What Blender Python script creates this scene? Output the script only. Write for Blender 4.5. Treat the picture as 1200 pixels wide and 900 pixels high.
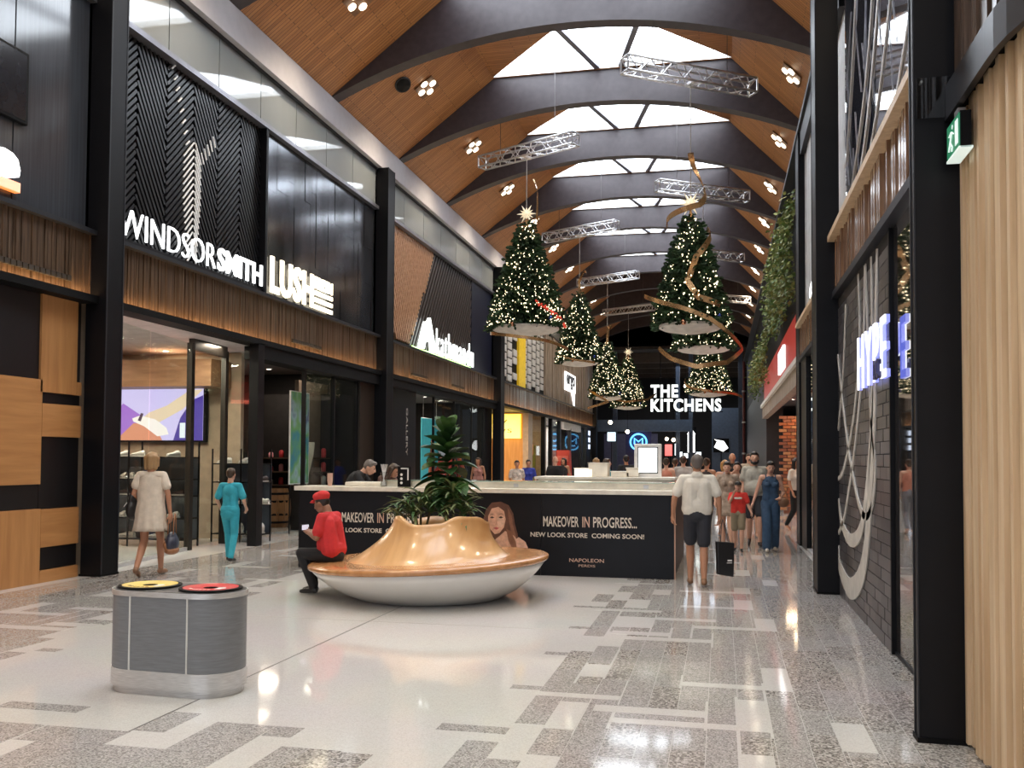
import bpy, bmesh, math, random
import numpy as np
from mathutils import Vector, Matrix
from mathutils.geometry import tessellate_polygon

for o in list(bpy.data.objects):
    bpy.data.objects.remove(o)
SC = bpy.context.scene
COL = SC.collection
RND = random.Random(7)

# ------------------------------------------------------------------ camera
FPX, EYE = 1100.0, 1.62
pitch, yaw, roll = math.radians(1.99), math.radians(12.545), math.radians(0.34)
PY = 499.5                                   # the picture is a crop: its optical centre lies below mid-height
cam_d = bpy.data.cameras.new('camera')
cam = bpy.data.objects.new('camera', cam_d)
COL.objects.link(cam)
cam.location = (0, 0, EYE)
cam.rotation_euler = (Matrix.Rotation(yaw, 3, 'Z') @ Matrix.Rotation(math.pi / 2 + pitch, 3, 'X') @ Matrix.Rotation(roll, 3, 'Z')).to_euler()
cam_d.sensor_width = 36
cam_d.lens = FPX / 1200 * 36
cam_d.shift_y = (PY - 450) / 1200
cam_d.clip_start = 0.05
cam_d.clip_end = 300
SC.camera = cam

# ------------------------------------------------------------------ world and exposure
w = bpy.data.worlds.new('world')
SC.world = w
w.use_nodes = True
wb = w.node_tree.nodes['Background']
wb.inputs[0].default_value = (0.86, 0.90, 1.0, 1)
wb.inputs[1].default_value = 1.0
SC.view_settings.view_transform = 'Standard'
SC.view_settings.look = 'None'
SC.view_settings.exposure = 0.45
SC.view_settings.gamma = 1.0
SC.view_settings.use_curve_mapping = False
SKY = 7.0          # brightness of the skylight panes
DOWN = 420.0       # each ceiling downlight cluster (watts)
SHOP = 1.0         # multiplier for shop interior lamps

# ------------------------------------------------------------------ materials
MATS = {}
def mat(name, col, rough=0.5, metal=0.0, var=0.06, scale=6.0, bump=0.0, bscale=60.0, emit=None, estr=0.0,
        spec=0.5, coat=0.0, stretch=None, nosample=False, trans=0.0, alpha=1.0):
    """procedural surface: colour broken up by noise, optional fine relief"""
    if name in MATS:
        return MATS[name]
    m = bpy.data.materials.new(name)
    m.use_nodes = True
    nt = m.node_tree
    b = nt.nodes['Principled BSDF']
    tc = nt.nodes.new('ShaderNodeTexCoord')
    mp = nt.nodes.new('ShaderNodeMapping')
    nt.links.new(tc.outputs['Object'], mp.inputs['Vector'])
    if stretch:
        mp.inputs['Scale'].default_value = stretch
    n = nt.nodes.new('ShaderNodeTexNoise')
    n.inputs['Scale'].default_value = scale
    n.inputs['Detail'].default_value = 3
    nt.links.new(mp.outputs['Vector'], n.inputs['Vector'])
    r = nt.nodes.new('ShaderNodeValToRGB')
    r.color_ramp.elements[0].position = 0.3
    r.color_ramp.elements[1].position = 0.7
    r.color_ramp.elements[0].color = tuple(max(0, c * (1 - 2 * var)) for c in col) + (1,)
    r.color_ramp.elements[1].color = tuple(min(1, c * (1 + 2 * var)) for c in col) + (1,)
    nt.links.new(n.outputs['Fac'], r.inputs['Fac'])
    nt.links.new(r.outputs['Color'], b.inputs['Base Color'])
    b.inputs['Roughness'].default_value = rough
    b.inputs['Metallic'].default_value = metal
    b.inputs['Specular IOR Level'].default_value = spec
    b.inputs['Coat Weight'].default_value = coat
    b.inputs['Transmission Weight'].default_value = trans
    b.inputs['Alpha'].default_value = alpha
    if bump:
        n2 = nt.nodes.new('ShaderNodeTexNoise')
        n2.inputs['Scale'].default_value = bscale
        nt.links.new(mp.outputs['Vector'], n2.inputs['Vector'])
        bp = nt.nodes.new('ShaderNodeBump')
        bp.inputs['Strength'].default_value = bump
        bp.inputs['Distance'].default_value = 0.01
        nt.links.new(n2.outputs['Fac'], bp.inputs['Height'])
        nt.links.new(bp.outputs['Normal'], b.inputs['Normal'])
    if emit:
        b.inputs['Emission Color'].default_value = tuple(emit) + (1,)
        b.inputs['Emission Strength'].default_value = estr
    if nosample:
        m.cycles.emission_sampling = 'NONE'
    MATS[name] = m
    return m

def wood(name, c0, c1, rough=0.4, scale=3.0, stretch=(1, 1, 12), coat=0.0, bands=0.0):
    """grain drawn out along one axis"""
    if name in MATS:
        return MATS[name]
    m = bpy.data.materials.new(name)
    m.use_nodes = True
    nt = m.node_tree
    b = nt.nodes['Principled BSDF']
    tc = nt.nodes.new('ShaderNodeTexCoord')
    mp = nt.nodes.new('ShaderNodeMapping')
    mp.inputs['Scale'].default_value = stretch
    nt.links.new(tc.outputs['Object'], mp.inputs['Vector'])
    n = nt.nodes.new('ShaderNodeTexNoise')
    n.inputs['Scale'].default_value = scale
    n.inputs['Detail'].default_value = 6
    n.inputs['Distortion'].default_value = 0.4
    nt.links.new(mp.outputs['Vector'], n.inputs['Vector'])
    r = nt.nodes.new('ShaderNodeValToRGB')
    r.color_ramp.elements[0].position = 0.32
    r.color_ramp.elements[1].position = 0.68
    r.color_ramp.elements[0].color = tuple(c0) + (1,)
    r.color_ramp.elements[1].color = tuple(c1) + (1,)
    nt.links.new(n.outputs['Fac'], r.inputs['Fac'])
    nt.links.new(r.outputs['Color'], b.inputs['Base Color'])
    b.inputs['Roughness'].default_value = rough
    b.inputs['Coat Weight'].default_value = coat
    b.inputs['Coat Roughness'].default_value = 0.12
    bp = nt.nodes.new('ShaderNodeBump')
    bp.inputs['Strength'].default_value = 0.12
    bp.inputs['Distance'].default_value = 0.004
    nt.links.new(n.outputs['Fac'], bp.inputs['Height'])
    nt.links.new(bp.outputs['Normal'], b.inputs['Normal'])
    MATS[name] = m
    return m

def boards(name, c0, c1, rough=0.45, bw=0.09, bl=1.3):
    """timber boarding laid out in UV space (u along the board, v across)"""
    m = bpy.data.materials.new(name)
    m.use_nodes = True
    nt = m.node_tree
    b = nt.nodes['Principled BSDF']
    uv = nt.nodes.new('ShaderNodeUVMap')
    br = nt.nodes.new('ShaderNodeTexBrick')
    br.offset = 0.37
    br.offset_frequency = 2
    br.inputs['Scale'].default_value = 1.0
    br.inputs['Brick Width'].default_value = bl
    br.inputs['Row Height'].default_value = bw
    br.inputs['Mortar Size'].default_value = 0.008
    br.inputs['Mortar Smooth'].default_value = 0.2
    br.inputs['Bias'].default_value = 0.1
    br.inputs['Color1'].default_value = tuple(c0) + (1,)
    br.inputs['Color2'].default_value = tuple(c1) + (1,)
    br.inputs['Mortar'].default_value = (c0[0] * .3, c0[1] * .3, c0[2] * .3, 1)
    nt.links.new(uv.outputs['UV'], br.inputs['Vector'])
    mp = nt.nodes.new('ShaderNodeMapping')
    mp.inputs['Scale'].default_value = (1.2, 22, 1)
    nt.links.new(uv.outputs['UV'], mp.inputs['Vector'])
    n = nt.nodes.new('ShaderNodeTexNoise')
    n.inputs['Scale'].default_value = 1.5
    n.inputs['Detail'].default_value = 5
    nt.links.new(mp.outputs['Vector'], n.inputs['Vector'])
    mx = nt.nodes.new('ShaderNodeMixRGB')
    mx.blend_type = 'MULTIPLY'
    mx.inputs['Fac'].default_value = 0.55
    nt.links.new(br.outputs['Color'], mx.inputs['Color1'])
    rr = nt.nodes.new('ShaderNodeValToRGB')
    rr.color_ramp.elements[0].position = 0.3
    rr.color_ramp.elements[1].position = 0.65
    rr.color_ramp.elements[0].color = (0.45, 0.4, 0.36, 1)
    rr.color_ramp.elements[1].color = (1, 1, 1, 1)
    nt.links.new(n.outputs['Fac'], rr.inputs['Fac'])
    nt.links.new(rr.outputs['Color'], mx.inputs['Color2'])
    nt.links.new(mx.outputs['Color'], b.inputs['Base Color'])
    b.inputs['Roughness'].default_value = rough
    bp = nt.nodes.new('ShaderNodeBump')
    bp.inputs['Strength'].default_value = 0.4
    bp.inputs['Distance'].default_value = 0.006
    bp.invert = True
    nt.links.new(br.outputs['Fac'], bp.inputs['Height'])
    nt.links.new(bp.outputs['Normal'], b.inputs['Normal'])
    MATS[name] = m
    return m

def terrazzo(name, base, c2, c3, scale, rough, mix=0.5):
    """polished stone: chips of three tones"""
    m = bpy.data.materials.new(name)
    m.use_nodes = True
    nt = m.node_tree
    b = nt.nodes['Principled BSDF']
    geo = nt.nodes.new('ShaderNodeNewGeometry')
    v = nt.nodes.new('ShaderNodeTexVoronoi')
    v.inputs['Scale'].default_value = scale
    nt.links.new(geo.outputs['Position'], v.inputs['Vector'])
    sep = nt.nodes.new('ShaderNodeSeparateColor')
    nt.links.new(v.outputs['Color'], sep.inputs['Color'])
    r = nt.nodes.new('ShaderNodeValToRGB')
    r.color_ramp.interpolation = 'CONSTANT'
    r.color_ramp.elements[0].color = tuple(base) + (1,)
    r.color_ramp.elements[1].position = 1 - mix
    r.color_ramp.elements[1].color = tuple(c2) + (1,)
    e = r.color_ramp.elements.new(1 - mix * 0.5)
    e.color = tuple(c3) + (1,)
    nt.links.new(sep.outputs[0], r.inputs['Fac'])
    n = nt.nodes.new('ShaderNodeTexNoise')
    n.inputs['Scale'].default_value = 0.8
    nt.links.new(geo.outputs['Position'], n.inputs['Vector'])
    mx = nt.nodes.new('ShaderNodeMixRGB')
    mx.blend_type = 'MULTIPLY'
    mx.inputs['Fac'].default_value = 0.12
    nt.links.new(r.outputs['Color'], mx.inputs['Color1'])
    nt.links.new(n.outputs['Color'], mx.inputs['Color2'])
    nt.links.new(mx.outputs['Color'], b.inputs['Base Color'])
    b.inputs['Roughness'].default_value = rough
    b.inputs['Specular IOR Level'].default_value = 0.75
    MATS[name] = m
    return m

def glass(name, tint=(0.9, 0.95, 0.95), refl=0.5, rough=0.02):
    """thin pane: see-through with fresnel reflections, no bending of light"""
    m = bpy.data.materials.new(name)
    m.use_nodes = True
    nt = m.node_tree
    nt.nodes.remove(nt.nodes['Principled BSDF'])
    out = nt.nodes['Material Output']
    t = nt.nodes.new('ShaderNodeBsdfTransparent')
    t.inputs[0].default_value = tuple(tint) + (1,)
    g = nt.nodes.new('ShaderNodeBsdfGlossy')
    g.inputs['Roughness'].default_value = rough
    g.inputs[0].default_value = (1, 1, 1, 1)
    fr = nt.nodes.new('ShaderNodeLayerWeight')          # Schlick reflectance, the same from both sides
    fr.inputs['Blend'].default_value = 0.5
    pw = nt.nodes.new('ShaderNodeMath'); pw.operation = 'POWER'; pw.inputs[1].default_value = 5.0
    nt.links.new(fr.outputs['Facing'], pw.inputs[0])
    md = nt.nodes.new('ShaderNodeMath')
    md.operation = 'MULTIPLY_ADD'
    md.use_clamp = True
    nt.links.new(pw.outputs[0], md.inputs[0])
    md.inputs[1].default_value = refl
    md.inputs[2].default_value = 0.045 * refl
    nz = nt.nodes.new('ShaderNodeTexNoise')
    nz.inputs['Scale'].default_value = 0.4
    hs = nt.nodes.new('ShaderNodeMixRGB')
    hs.inputs['Fac'].default_value = 0.06
    hs.inputs['Color1'].default_value = tuple(tint) + (1,)
    nt.links.new(nz.outputs['Color'], hs.inputs['Color2'])
    nt.links.new(hs.outputs['Color'], t.inputs[0])
    mx = nt.nodes.new('ShaderNodeMixShader')
    nt.links.new(md.outputs[0], mx.inputs[0])
    nt.links.new(t.outputs[0], mx.inputs[1])
    nt.links.new(g.outputs[0], mx.inputs[2])
    nt.links.new(mx.outputs[0], out.inputs['Surface'])
    MATS[name] = m
    return m

def glow(name, col, strength, nosample=False, base=(0.8, 0.8, 0.8)):
    return mat(name, base, 0.4, emit=col, estr=strength, nosample=nosample, var=0.01)

BLACK = mat('black_steel', (0.0045, 0.0045, 0.006), 0.42, 0.0, bump=0.03, spec=0.22)
BLACKM = mat('black_matt', (0.004, 0.004, 0.0045), 0.6, spec=0.15)
DARKW = mat('dark_shop_wall', (0.018, 0.016, 0.016), 0.6, spec=0.2)
CHAR = mat('charcoal', (0.020, 0.021, 0.026), 0.45, spec=0.3)
WHITE = mat('white_paint', (0.78, 0.77, 0.75), 0.45)
CREAM = mat('cream_laminate', (0.80, 0.76, 0.68), 0.35)
STEEL = mat('brushed_steel', (0.60, 0.60, 0.60), 0.34, 0.55, stretch=(1, 1, 30), scale=12, var=0.1)
ALU = mat('aluminium', (0.72, 0.72, 0.74), 0.3, 0.85)
GLASS = glass('shop_glass')
GLASSD = glass('dark_glass', (0.16, 0.17, 0.2), 1.0)
GLASSU = glass('upper_dark_glass', (0.08, 0.085, 0.10), 1.4, 0.03)
TIMBER_D = wood('walnut_strips', (0.050, 0.030, 0.019), (0.135, 0.086, 0.056), 0.28, 2.5, (9, 9, 0.6), coat=0.35)
TIMBER_L = wood('pale_timber', (0.62, 0.44, 0.26), (0.78, 0.60, 0.39), 0.42, 2.0, (8, 8, 0.5))
TIMBER_O = wood('orange_veneer', (0.42, 0.19, 0.065), (0.55, 0.27, 0.10), 0.35, 2.0, (5, 5, 0.5))
TIMBER_OH = wood('orange_veneer_across', (0.42, 0.19, 0.065), (0.55, 0.27, 0.10), 0.35, 2.0, (5, 0.5, 6))
TIMBER_B = wood('bench_timber', (0.56, 0.30, 0.115), (0.72, 0.43, 0.19), 0.30, 1.5, (5, 1.0, 0.7), coat=0.35)
TIMBER_R = wood('rim_timber', (0.42, 0.19, 0.07), (0.56, 0.28, 0.115), 0.25, 3.0, (4, 4, 1), coat=0.4)
TIMBER_G = wood('grey_cladding', (0.22, 0.17, 0.13), (0.42, 0.34, 0.27), 0.6, 2.0, (5, 5, 0.6))

# ------------------------------------------------------------------ mesh helpers
class MB:
    def __init__(s):
        s.v = []; s.f = []; s.m = []; s.uv = None
    def quad(s, a, b, c, d, mi=0):
        i = len(s.v); s.v += [a, b, c, d]; s.f.append((i, i + 1, i + 2, i + 3)); s.m.append(mi)
    def poly(s, pts, mi=0):
        i = len(s.v); s.v += list(pts); s.f.append(tuple(range(i, i + len(pts)))); s.m.append(mi)
    def box(s, x0, y0, z0, x1, y1, z1, mi=0):
        i = len(s.v)
        x0, x1 = min(x0, x1), max(x0, x1); y0, y1 = min(y0, y1), max(y0, y1); z0, z1 = min(z0, z1), max(z0, z1)
        s.v += [(x0, y0, z0), (x1, y0, z0), (x1, y1, z0), (x0, y1, z0), (x0, y0, z1), (x1, y0, z1), (x1, y1, z1), (x0, y1, z1)]
        for q in ((3, 2, 1, 0), (4, 5, 6, 7), (0, 1, 5, 4), (1, 2, 6, 5), (2, 3, 7, 6), (3, 0, 4, 7)):
            s.f.append(tuple(i + k for k in q)); s.m.append(mi)
        return s
    def obox(s, c, ax, ay, az, mi=0):
        """box from centre and three half-axis vectors"""
        c = Vector(c); ax = Vector(ax); ay = Vector(ay); az = Vector(az); i = len(s.v)
        for sz in (-1, 1):
            for sx, sy in ((-1, -1), (1, -1), (1, 1), (-1, 1)):
                s.v.append(tuple(c + ax * sx + ay * sy + az * sz))
        for q in ((3, 2, 1, 0), (4, 5, 6, 7), (0, 1, 5, 4), (1, 2, 6, 5), (2, 3, 7, 6), (3, 0, 4, 7)):
            s.f.append(tuple(i + k for k in q)); s.m.append(mi)
        return s
    def bar(s, a, b, w, t, up=(0, 0, 1), mi=0):
        """square bar between two points"""
        a = Vector(a); b = Vector(b); d = (b - a); L = d.length
        if L < 1e-6: return s
        d /= L; u = Vector(up)
        if abs(d.dot(u)) > 0.98: u = Vector((1, 0, 0))
        x = d.cross(u).normalized(); y = x.cross(d).normalized()
        return s.obox((a + b) / 2, d * (L / 2), x * (w / 2), y * (t / 2), mi)
    def tube(s, pts, r, n=8, mi=0, cap=True, flat=1.0):
        pts = [Vector(p) for p in pts]
        rs = r if isinstance(r, (list, tuple)) else [r] * len(pts)
        base = len(s.v); prev = None
        for k, p in enumerate(pts):
            d = (pts[min(k + 1, len(pts) - 1)] - pts[max(k - 1, 0)]).normalized()
            if prev is None:
                u = Vector((0, 0, 1)) if abs(d.z) < 0.9 else Vector((1, 0, 0))
                x = d.cross(u).normalized()
            else:
                x = (prev - d * prev.dot(d)).normalized()
            prev = x; y = d.cross(x).normalized()
            for j in range(n):
                a = 2 * math.pi * j / n
                s.v.append(tuple(p + x * (math.cos(a) * rs[k]) + y * (math.sin(a) * rs[k] * flat)))
        for k in range(len(pts) - 1):
            for j in range(n):
                a = base + k * n + j; b = base + k * n + (j + 1) % n
                s.f.append((a, b, b + n, a + n)); s.m.append(mi)
        if cap:
            s.f.append(tuple(base + j for j in reversed(range(n)))); s.m.append(mi)
            e = base + (len(pts) - 1) * n
            s.f.append(tuple(e + j for j in range(n))); s.m.append(mi)
        return s
    def lathe(s, prof, n=32, c=(0, 0, 0), mi=0, sx=1.0, sy=1.0, cap=True):
        base = len(s.v); m = len(prof)
        for r, z in prof:
            for j in range(n):
                a = 2 * math.pi * j / n
                s.v.append((c[0] + r * math.cos(a) * sx, c[1] + r * math.sin(a) * sy, c[2] + z))
        for k in range(m - 1):
            for j in range(n):
                a = base + k * n + j; b = base + k * n + (j + 1) % n
                s.f.append((a, b, b + n, a + n)); s.m.append(mi)
        if cap and prof[0][0] > 1e-6:
            s.f.append(tuple(base + j for j in reversed(range(n)))); s.m.append(mi)
        if cap and prof[-1][0] > 1e-6:
            s.f.append(tuple(base + (m - 1) * n + j for j in range(n))); s.m.append(mi)
        return s
    def prism(s, pts, o, u, v, d, mi=0):
        """2-D polygon pts laid in the plane o,u,v and thickened by vector d"""
        o = Vector(o); u = Vector(u); v = Vector(v); d = Vector(d); i = len(s.v); n = len(pts)
        P = [o + u * a + v * b for a, b in pts]
        s.v += [tuple(p) for p in P] + [tuple(p + d) for p in P]
        if n > 4:
            for a, b, c in tessellate_polygon([[Vector((p[0], p[1], 0)) for p in pts]]):
                s.f += [(i + a, i + b, i + c), (i + n + a, i + n + c, i + n + b)]; s.m += [mi, mi]
        else:
            s.f.append(tuple(range(i + n - 1, i - 1, -1))); s.m.append(mi)
            s.f.append(tuple(range(i + n, i + 2 * n))); s.m.append(mi)
        for k in range(n):
            k2 = (k + 1) % n
            s.f.append((i + k, i + k2, i + n + k2, i + n + k)); s.m.append(mi)
        return s
    def ell(s, c, rx, ry, rz, nu=12, nv=8, mi=0):
        prof = [(max(1e-7, math.sin(math.pi * k / nv)), -math.cos(math.pi * k / nv)) for k in range(nv + 1)]
        base = len(s.v)
        for r, z in prof:
            for j in range(nu):
                a = 2 * math.pi * j / nu
                s.v.append((c[0] + rx * r * math.cos(a), c[1] + ry * r * math.sin(a), c[2] + rz * z))
        for k in range(nv):
            for j in range(nu):
                a = base + k * nu + j; b = base + k * nu + (j + 1) % nu
                s.f.append((a, b, b + nu, a + nu)); s.m.append(mi)
        return s
    def mesh(s, name):
        me = bpy.data.meshes.new(name)
        me.from_pydata([tuple(p) for p in s.v], [], s.f)
        if any(s.m):
            me.polygons.foreach_set('material_index', s.m)
        if s.uv:
            l = me.uv_layers.new(name='UVMap')
            k = 0
            for p in me.polygons:
                for li in p.loop_indices:
                    l.data[li].uv = s.uv[k]; k += 1
        me.update()
        return me
    def build(s, name, mats, parent=None, smooth=False, fix=False, bevel=0):
        me = s.mesh(name)
        return link(name, me, mats, parent, smooth, fix, bevel)

def link(name, me, mats, parent=None, smooth=False, fix=False, bevel=0):
    if not isinstance(mats, (list, tuple)): mats = [mats]
    if not me.materials:
        for m in mats: me.materials.append(m)
    if fix:
        bm = bmesh.new(); bm.from_mesh(me)
        bmesh.ops.remove_doubles(bm, verts=bm.verts, dist=1e-5)
        bmesh.ops.recalc_face_normals(bm, faces=bm.faces)
        bm.to_mesh(me); bm.free()
    if smooth is True:
        me.polygons.foreach_set('use_smooth', [True] * len(me.polygons))
    elif smooth:
        me.polygons.foreach_set('use_smooth', [True] * len(me.polygons))
        me.set_sharp_from_angle(angle=math.radians(smooth))
    o = bpy.data.objects.new(name, me)
    COL.objects.link(o)
    if parent:
        o.parent = parent
    if bevel:
        bv = o.modifiers.new('bevel', 'BEVEL'); bv.width = bevel; bv.segments = 2; bv.limit_method = 'ANGLE'
    return o

def tag(o, label, cat, group=None):
    o['label'] = label; o['category'] = cat
    if group: o['group'] = group
    return o
def thing(name, label, cat, loc=(0, 0, 0), rz=0.0, group=None):
    o = bpy.data.objects.new(name, None); COL.objects.link(o)
    o.location = loc; o.rotation_euler = (0, 0, rz); o.empty_display_size = 0.1
    return tag(o, label, cat, group)
def struct(o):
    o['kind'] = 'structure'; return o
def stuff(o):
    o['kind'] = 'stuff'; return o
def dup(root, loc=None, rz=None, label=None):
    r = root.copy(); COL.objects.link(r)
    if loc is not None: r.location = loc
    if rz is not None: r.rotation_euler = (0, 0, rz)
    if label: r['label'] = label
    for ch in list(root.children):
        c = ch.copy(); COL.objects.link(c); c.parent = r
        for g in ch.children:
            d = g.copy(); COL.objects.link(d); d.parent = c
    return r

def area(name, loc, size, power, col=(1, 0.85, 0.68), direction=(0, 0, -1), parent=None, sizey=None, spread=math.pi):
    l = bpy.data.lights.new(name, 'AREA')
    l.energy = power; l.color = col; l.size = size; l.spread = spread
    if sizey: l.shape = 'RECTANGLE'; l.size_y = sizey
    o = bpy.data.objects.new(name, l); COL.objects.link(o)
    o.location = loc
    o.rotation_euler = Vector(direction).to_track_quat('-Z', 'Y').to_euler()
    if parent: o.parent = parent
    return o

# lettering: built-in font turned into mesh, stretched to a given box, one mesh per letter
def text_letters(s, width, height, depth, bold=0.0, spacing=1.0):
    cu = bpy.data.curves.new('tmp', 'FONT')
    cu.body = s; cu.size = 1.0; cu.offset = bold; cu.extrude = 0.5; cu.resolution_u = 3
    cu.space_character = spacing
    ob = bpy.data.objects.new('tmp', cu); COL.objects.link(ob)
    bpy.context.view_layer.update()
    me = bpy.data.meshes.new_from_object(ob.evaluated_get(bpy.context.evaluated_depsgraph_get()))
    bpy.data.objects.remove(ob); bpy.data.curves.remove(cu)
    bm = bmesh.new(); bm.from_mesh(me); bpy.data.meshes.remove(me)
    bmesh.ops.remove_doubles(bm, verts=bm.verts, dist=1e-5)
    xs = [v.co.x for v in bm.verts]; ys = [v.co.y for v in bm.verts]
    x0, x1, y0, y1 = min(xs), max(xs), min(ys), max(ys)
    for v in bm.verts:
        v.co = Vector(((v.co.x - x0) / (x1 - x0) * width, (v.co.y - y0) / (y1 - y0) * height, (v.co.z + 0.5) * depth))
    bm.verts.ensure_lookup_table()
    seen = set(); isl = []
    for v in bm.verts:
        if v.index in seen: continue
        st = [v]; seen.add(v.index); comp = []
        while st:
            q = st.pop(); comp.append(q)
            for e in q.link_edges:
                t = e.other_vert(q)
                if t.index not in seen: seen.add(t.index); st.append(t)
        isl.append(comp)
    rng = sorted([[min(q.co.x for q in c), max(q.co.x for q in c), c] for c in isl], key=lambda a: a[0])
    grp = []
    for a, b, c in rng:
        if grp and a < grp[-1][1] - 0.25 * min(b - a, grp[-1][1] - grp[-1][0]):
            grp[-1][1] = max(b, grp[-1][1]); grp[-1][2] += c
        else:
            grp.append([a, b, list(c)])
    outm = []
    for a, b, c in grp:
        ix = {q: k for k, q in enumerate(c)}
        faces = {f for q in c for f in q.link_faces}
        outm.append(([tuple(q.co) for q in c], [tuple(ix[q] for q in f.verts) for f in faces]))
    bm.free()
    return outm
def text(s, o, u, v, width, height, depth, m, parent, bold=0.0, spacing=1.0, joined=False, name='letter'):
    """letters standing in the plane (u,v) from corner o, thickness towards u x v"""
    o = Vector(o); u = Vector(u).normalized(); v = Vector(v).normalized(); n = u.cross(v)
    obs = []
    mb = MB()
    for vs, fs in text_letters(s, width, height, depth, bold, spacing):
        P = [tuple(o + u * a + v * b + n * c) for a, b, c in vs]
        if joined:
            i = len(mb.v); mb.v += P; mb.f += [tuple(i + k for k in f) for f in fs]; mb.m += [0] * len(fs)
        else:
            t = MB(); t.v = P; t.f = fs; t.m = [0] * len(fs)
            obs.append(t.build(name, m, parent))
    if joined:
        obs.append(stuff(mb.build(name, m, parent)))
    return obs
XA, YA, ZA = Vector((1, 0, 0)), Vector((0, 1, 0)), Vector((0, 0, 1))
def base(root, x, y, z=0.0):
    """move a thing's origin to its base without moving its parts"""
    root.location = (x, y, z)
    for c in root.children:
        c.location = (c.location[0] - x, c.location[1] - y, c.location[2] - z)
    return root

# ================================================================== floor
T_WHITE = terrazzo('white_terrazzo', (0.66, 0.645, 0.62), (0.60, 0.585, 0.56), (0.70, 0.69, 0.67), 140, 0.06, 0.4)
T_GREY = terrazzo('grey_terrazzo', (0.42, 0.40, 0.39), (0.56, 0.54, 0.52), (0.25, 0.24, 0.23), 120, 0.07, 0.5)
T_GREY2 = terrazzo('coarse_grey_terrazzo', (0.37, 0.345, 0.325), (0.58, 0.55, 0.52), (0.19, 0.175, 0.165), 80, 0.07, 0.55)
floor = struct(MB().box(-15, -14, -0.3, 4.5, 96, 0).build('floor', T_WHITE))
U = 0.1925
def sub(r, cuts):
    """rectangle minus rectangles -> list of rectangles"""
    out = [r]
    for c in cuts:
        nx = []
        for a in out:
            if c[0] >= a[1] - 1e-4 or c[1] <= a[0] + 1e-4 or c[2] >= a[3] - 1e-4 or c[3] <= a[2] + 1e-4:
                nx.append(a); continue
            if c[0] > a[0]: nx.append((a[0], c[0], a[2], a[3]))
            if c[1] < a[1]: nx.append((c[1], a[1], a[2], a[3]))
            x0, x1 = max(a[0], c[0]), min(a[1], c[1])
            if c[2] > a[2]: nx.append((x0, x1, a[2], c[2]))
            if c[3] < a[3]: nx.append((x0, x1, c[3], a[3]))
        out = [q for q in nx if q[1] - q[0] > 0.02 and q[3] - q[2] > 0.02]
    return out
# rectangles of white inlay in the grey aisle on the right (x0, x1, y0, y1)
WR = [(.30, .49, 6.90, 7.64), (.09, .285, 5.84, 6.60), (.66, .85, 5.57, 6.16), (.09, .28, 4.6, 5.39), (-.29, .30, 6.90, 7.03),
      (-.81, -.10, 6.08, 6.24), (-.68, .09, 5.84, 5.96), (.33, .52, 9.27, 9.98), (-.26, .33, 9.27, 9.41), (.14, .34, 10.54, 11.24),
      (-.44, .14, 10.54, 10.68), (.16, .35, 11.78, 12.32), (-.5, .16, 11.78, 11.92), (.54, .72, 12.62, 13.19), (-.65, -.05, 9.66, 9.80),
      (-.85, -.07, 8.55, 8.70), (-1.04, -.79, 10.36, 10.98), (-.81, -.60, 11.45, 11.89), (-1.36, -.62, 12.36, 12.46), (-1.33, -.62, 10.10, 10.24),
      (-1.03, -.65, 9.16, 9.78), (-1.0, -.45, 8.78, 8.95), (-1.03, -.84, 7.02, 7.45), (-1.05, -.86, 5.62, 6.27), (-1.24, -.67, 6.38, 6.5),
      (-.35, .2, 13.6, 13.75), (.2, .4, 13.6, 14.3), (-.4, .3, 15.2, 15.36), (.5, .7, 15.9, 16.6), (-.2, .5, 17.4, 17.55), (.1, .3, 18.6, 19.3),
      (-.5, .3, 20.4, 20.6), (.6, .8, 21.5, 22.2), (-.3, .4, 23.4, 23.6), (0, .2, 25.5, 26.2), (-.5, .2, 28, 28.2), (.4, .6, 30, 31)]
# grey inlay reaching into the white field
GR = [(-1.59, -1.24, 10.25, 10.36), (-1.45, -1.24, 10.7, 11.31), (-1.43, -1.24, 8.96, 9.08), (-1.44, -1.24, 7.72, 7.84), (-1.46, -1.24, 6.53, 6.64),
      (-1.67, -1.24, 5.44, 5.58), (-1.43, -1.24, 4.2, 5.28)]
tiles = []            # (x0,x1,y0,y1,material)
def zone(mirror):
    f = (lambda a, b: (-6.82 - b, -6.82 - a)) if mirror else (lambda a, b: (a, b))
    dy = 0.9 if mirror else 0.0
    wr = [(*f(a, b), c - dy, d - dy) for a, b, c, d in WR]
    for r in wr: tiles.append((*r, 'w'))
    for a, b, c, d in GR:
        if not mirror: tiles.append((*f(a, b), c - dy, d - dy, 'g'))
        elif c > 6: tiles.append((*f(a, b), c - dy, d - dy, 'g'))
    rr = random.Random(3 + mirror)
    for k in range(14):
        x0 = -1.24 + k * U; x1 = min(x0 + U, 1.44)
        # ragged inner edge
        y = 3.0 + rr.random() * 0.7
        while y < 46:
            L = rr.choice((0.7, 0.7, 0.56, 0.42))
            r = (*f(x0, x1), y - dy, y + L - dy)
            ragged = k < 2 and rr.random() < (0.5 if k == 0 else 0.15)
            if not ragged:
                m = 'c' if (rr.random() < 0.12 or (k > 8 and rr.random() < 0.55)) else 'g'
                for q in sub(r, wr): tiles.append((*q, m))
            y += L
zone(False); zone(True)
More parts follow.
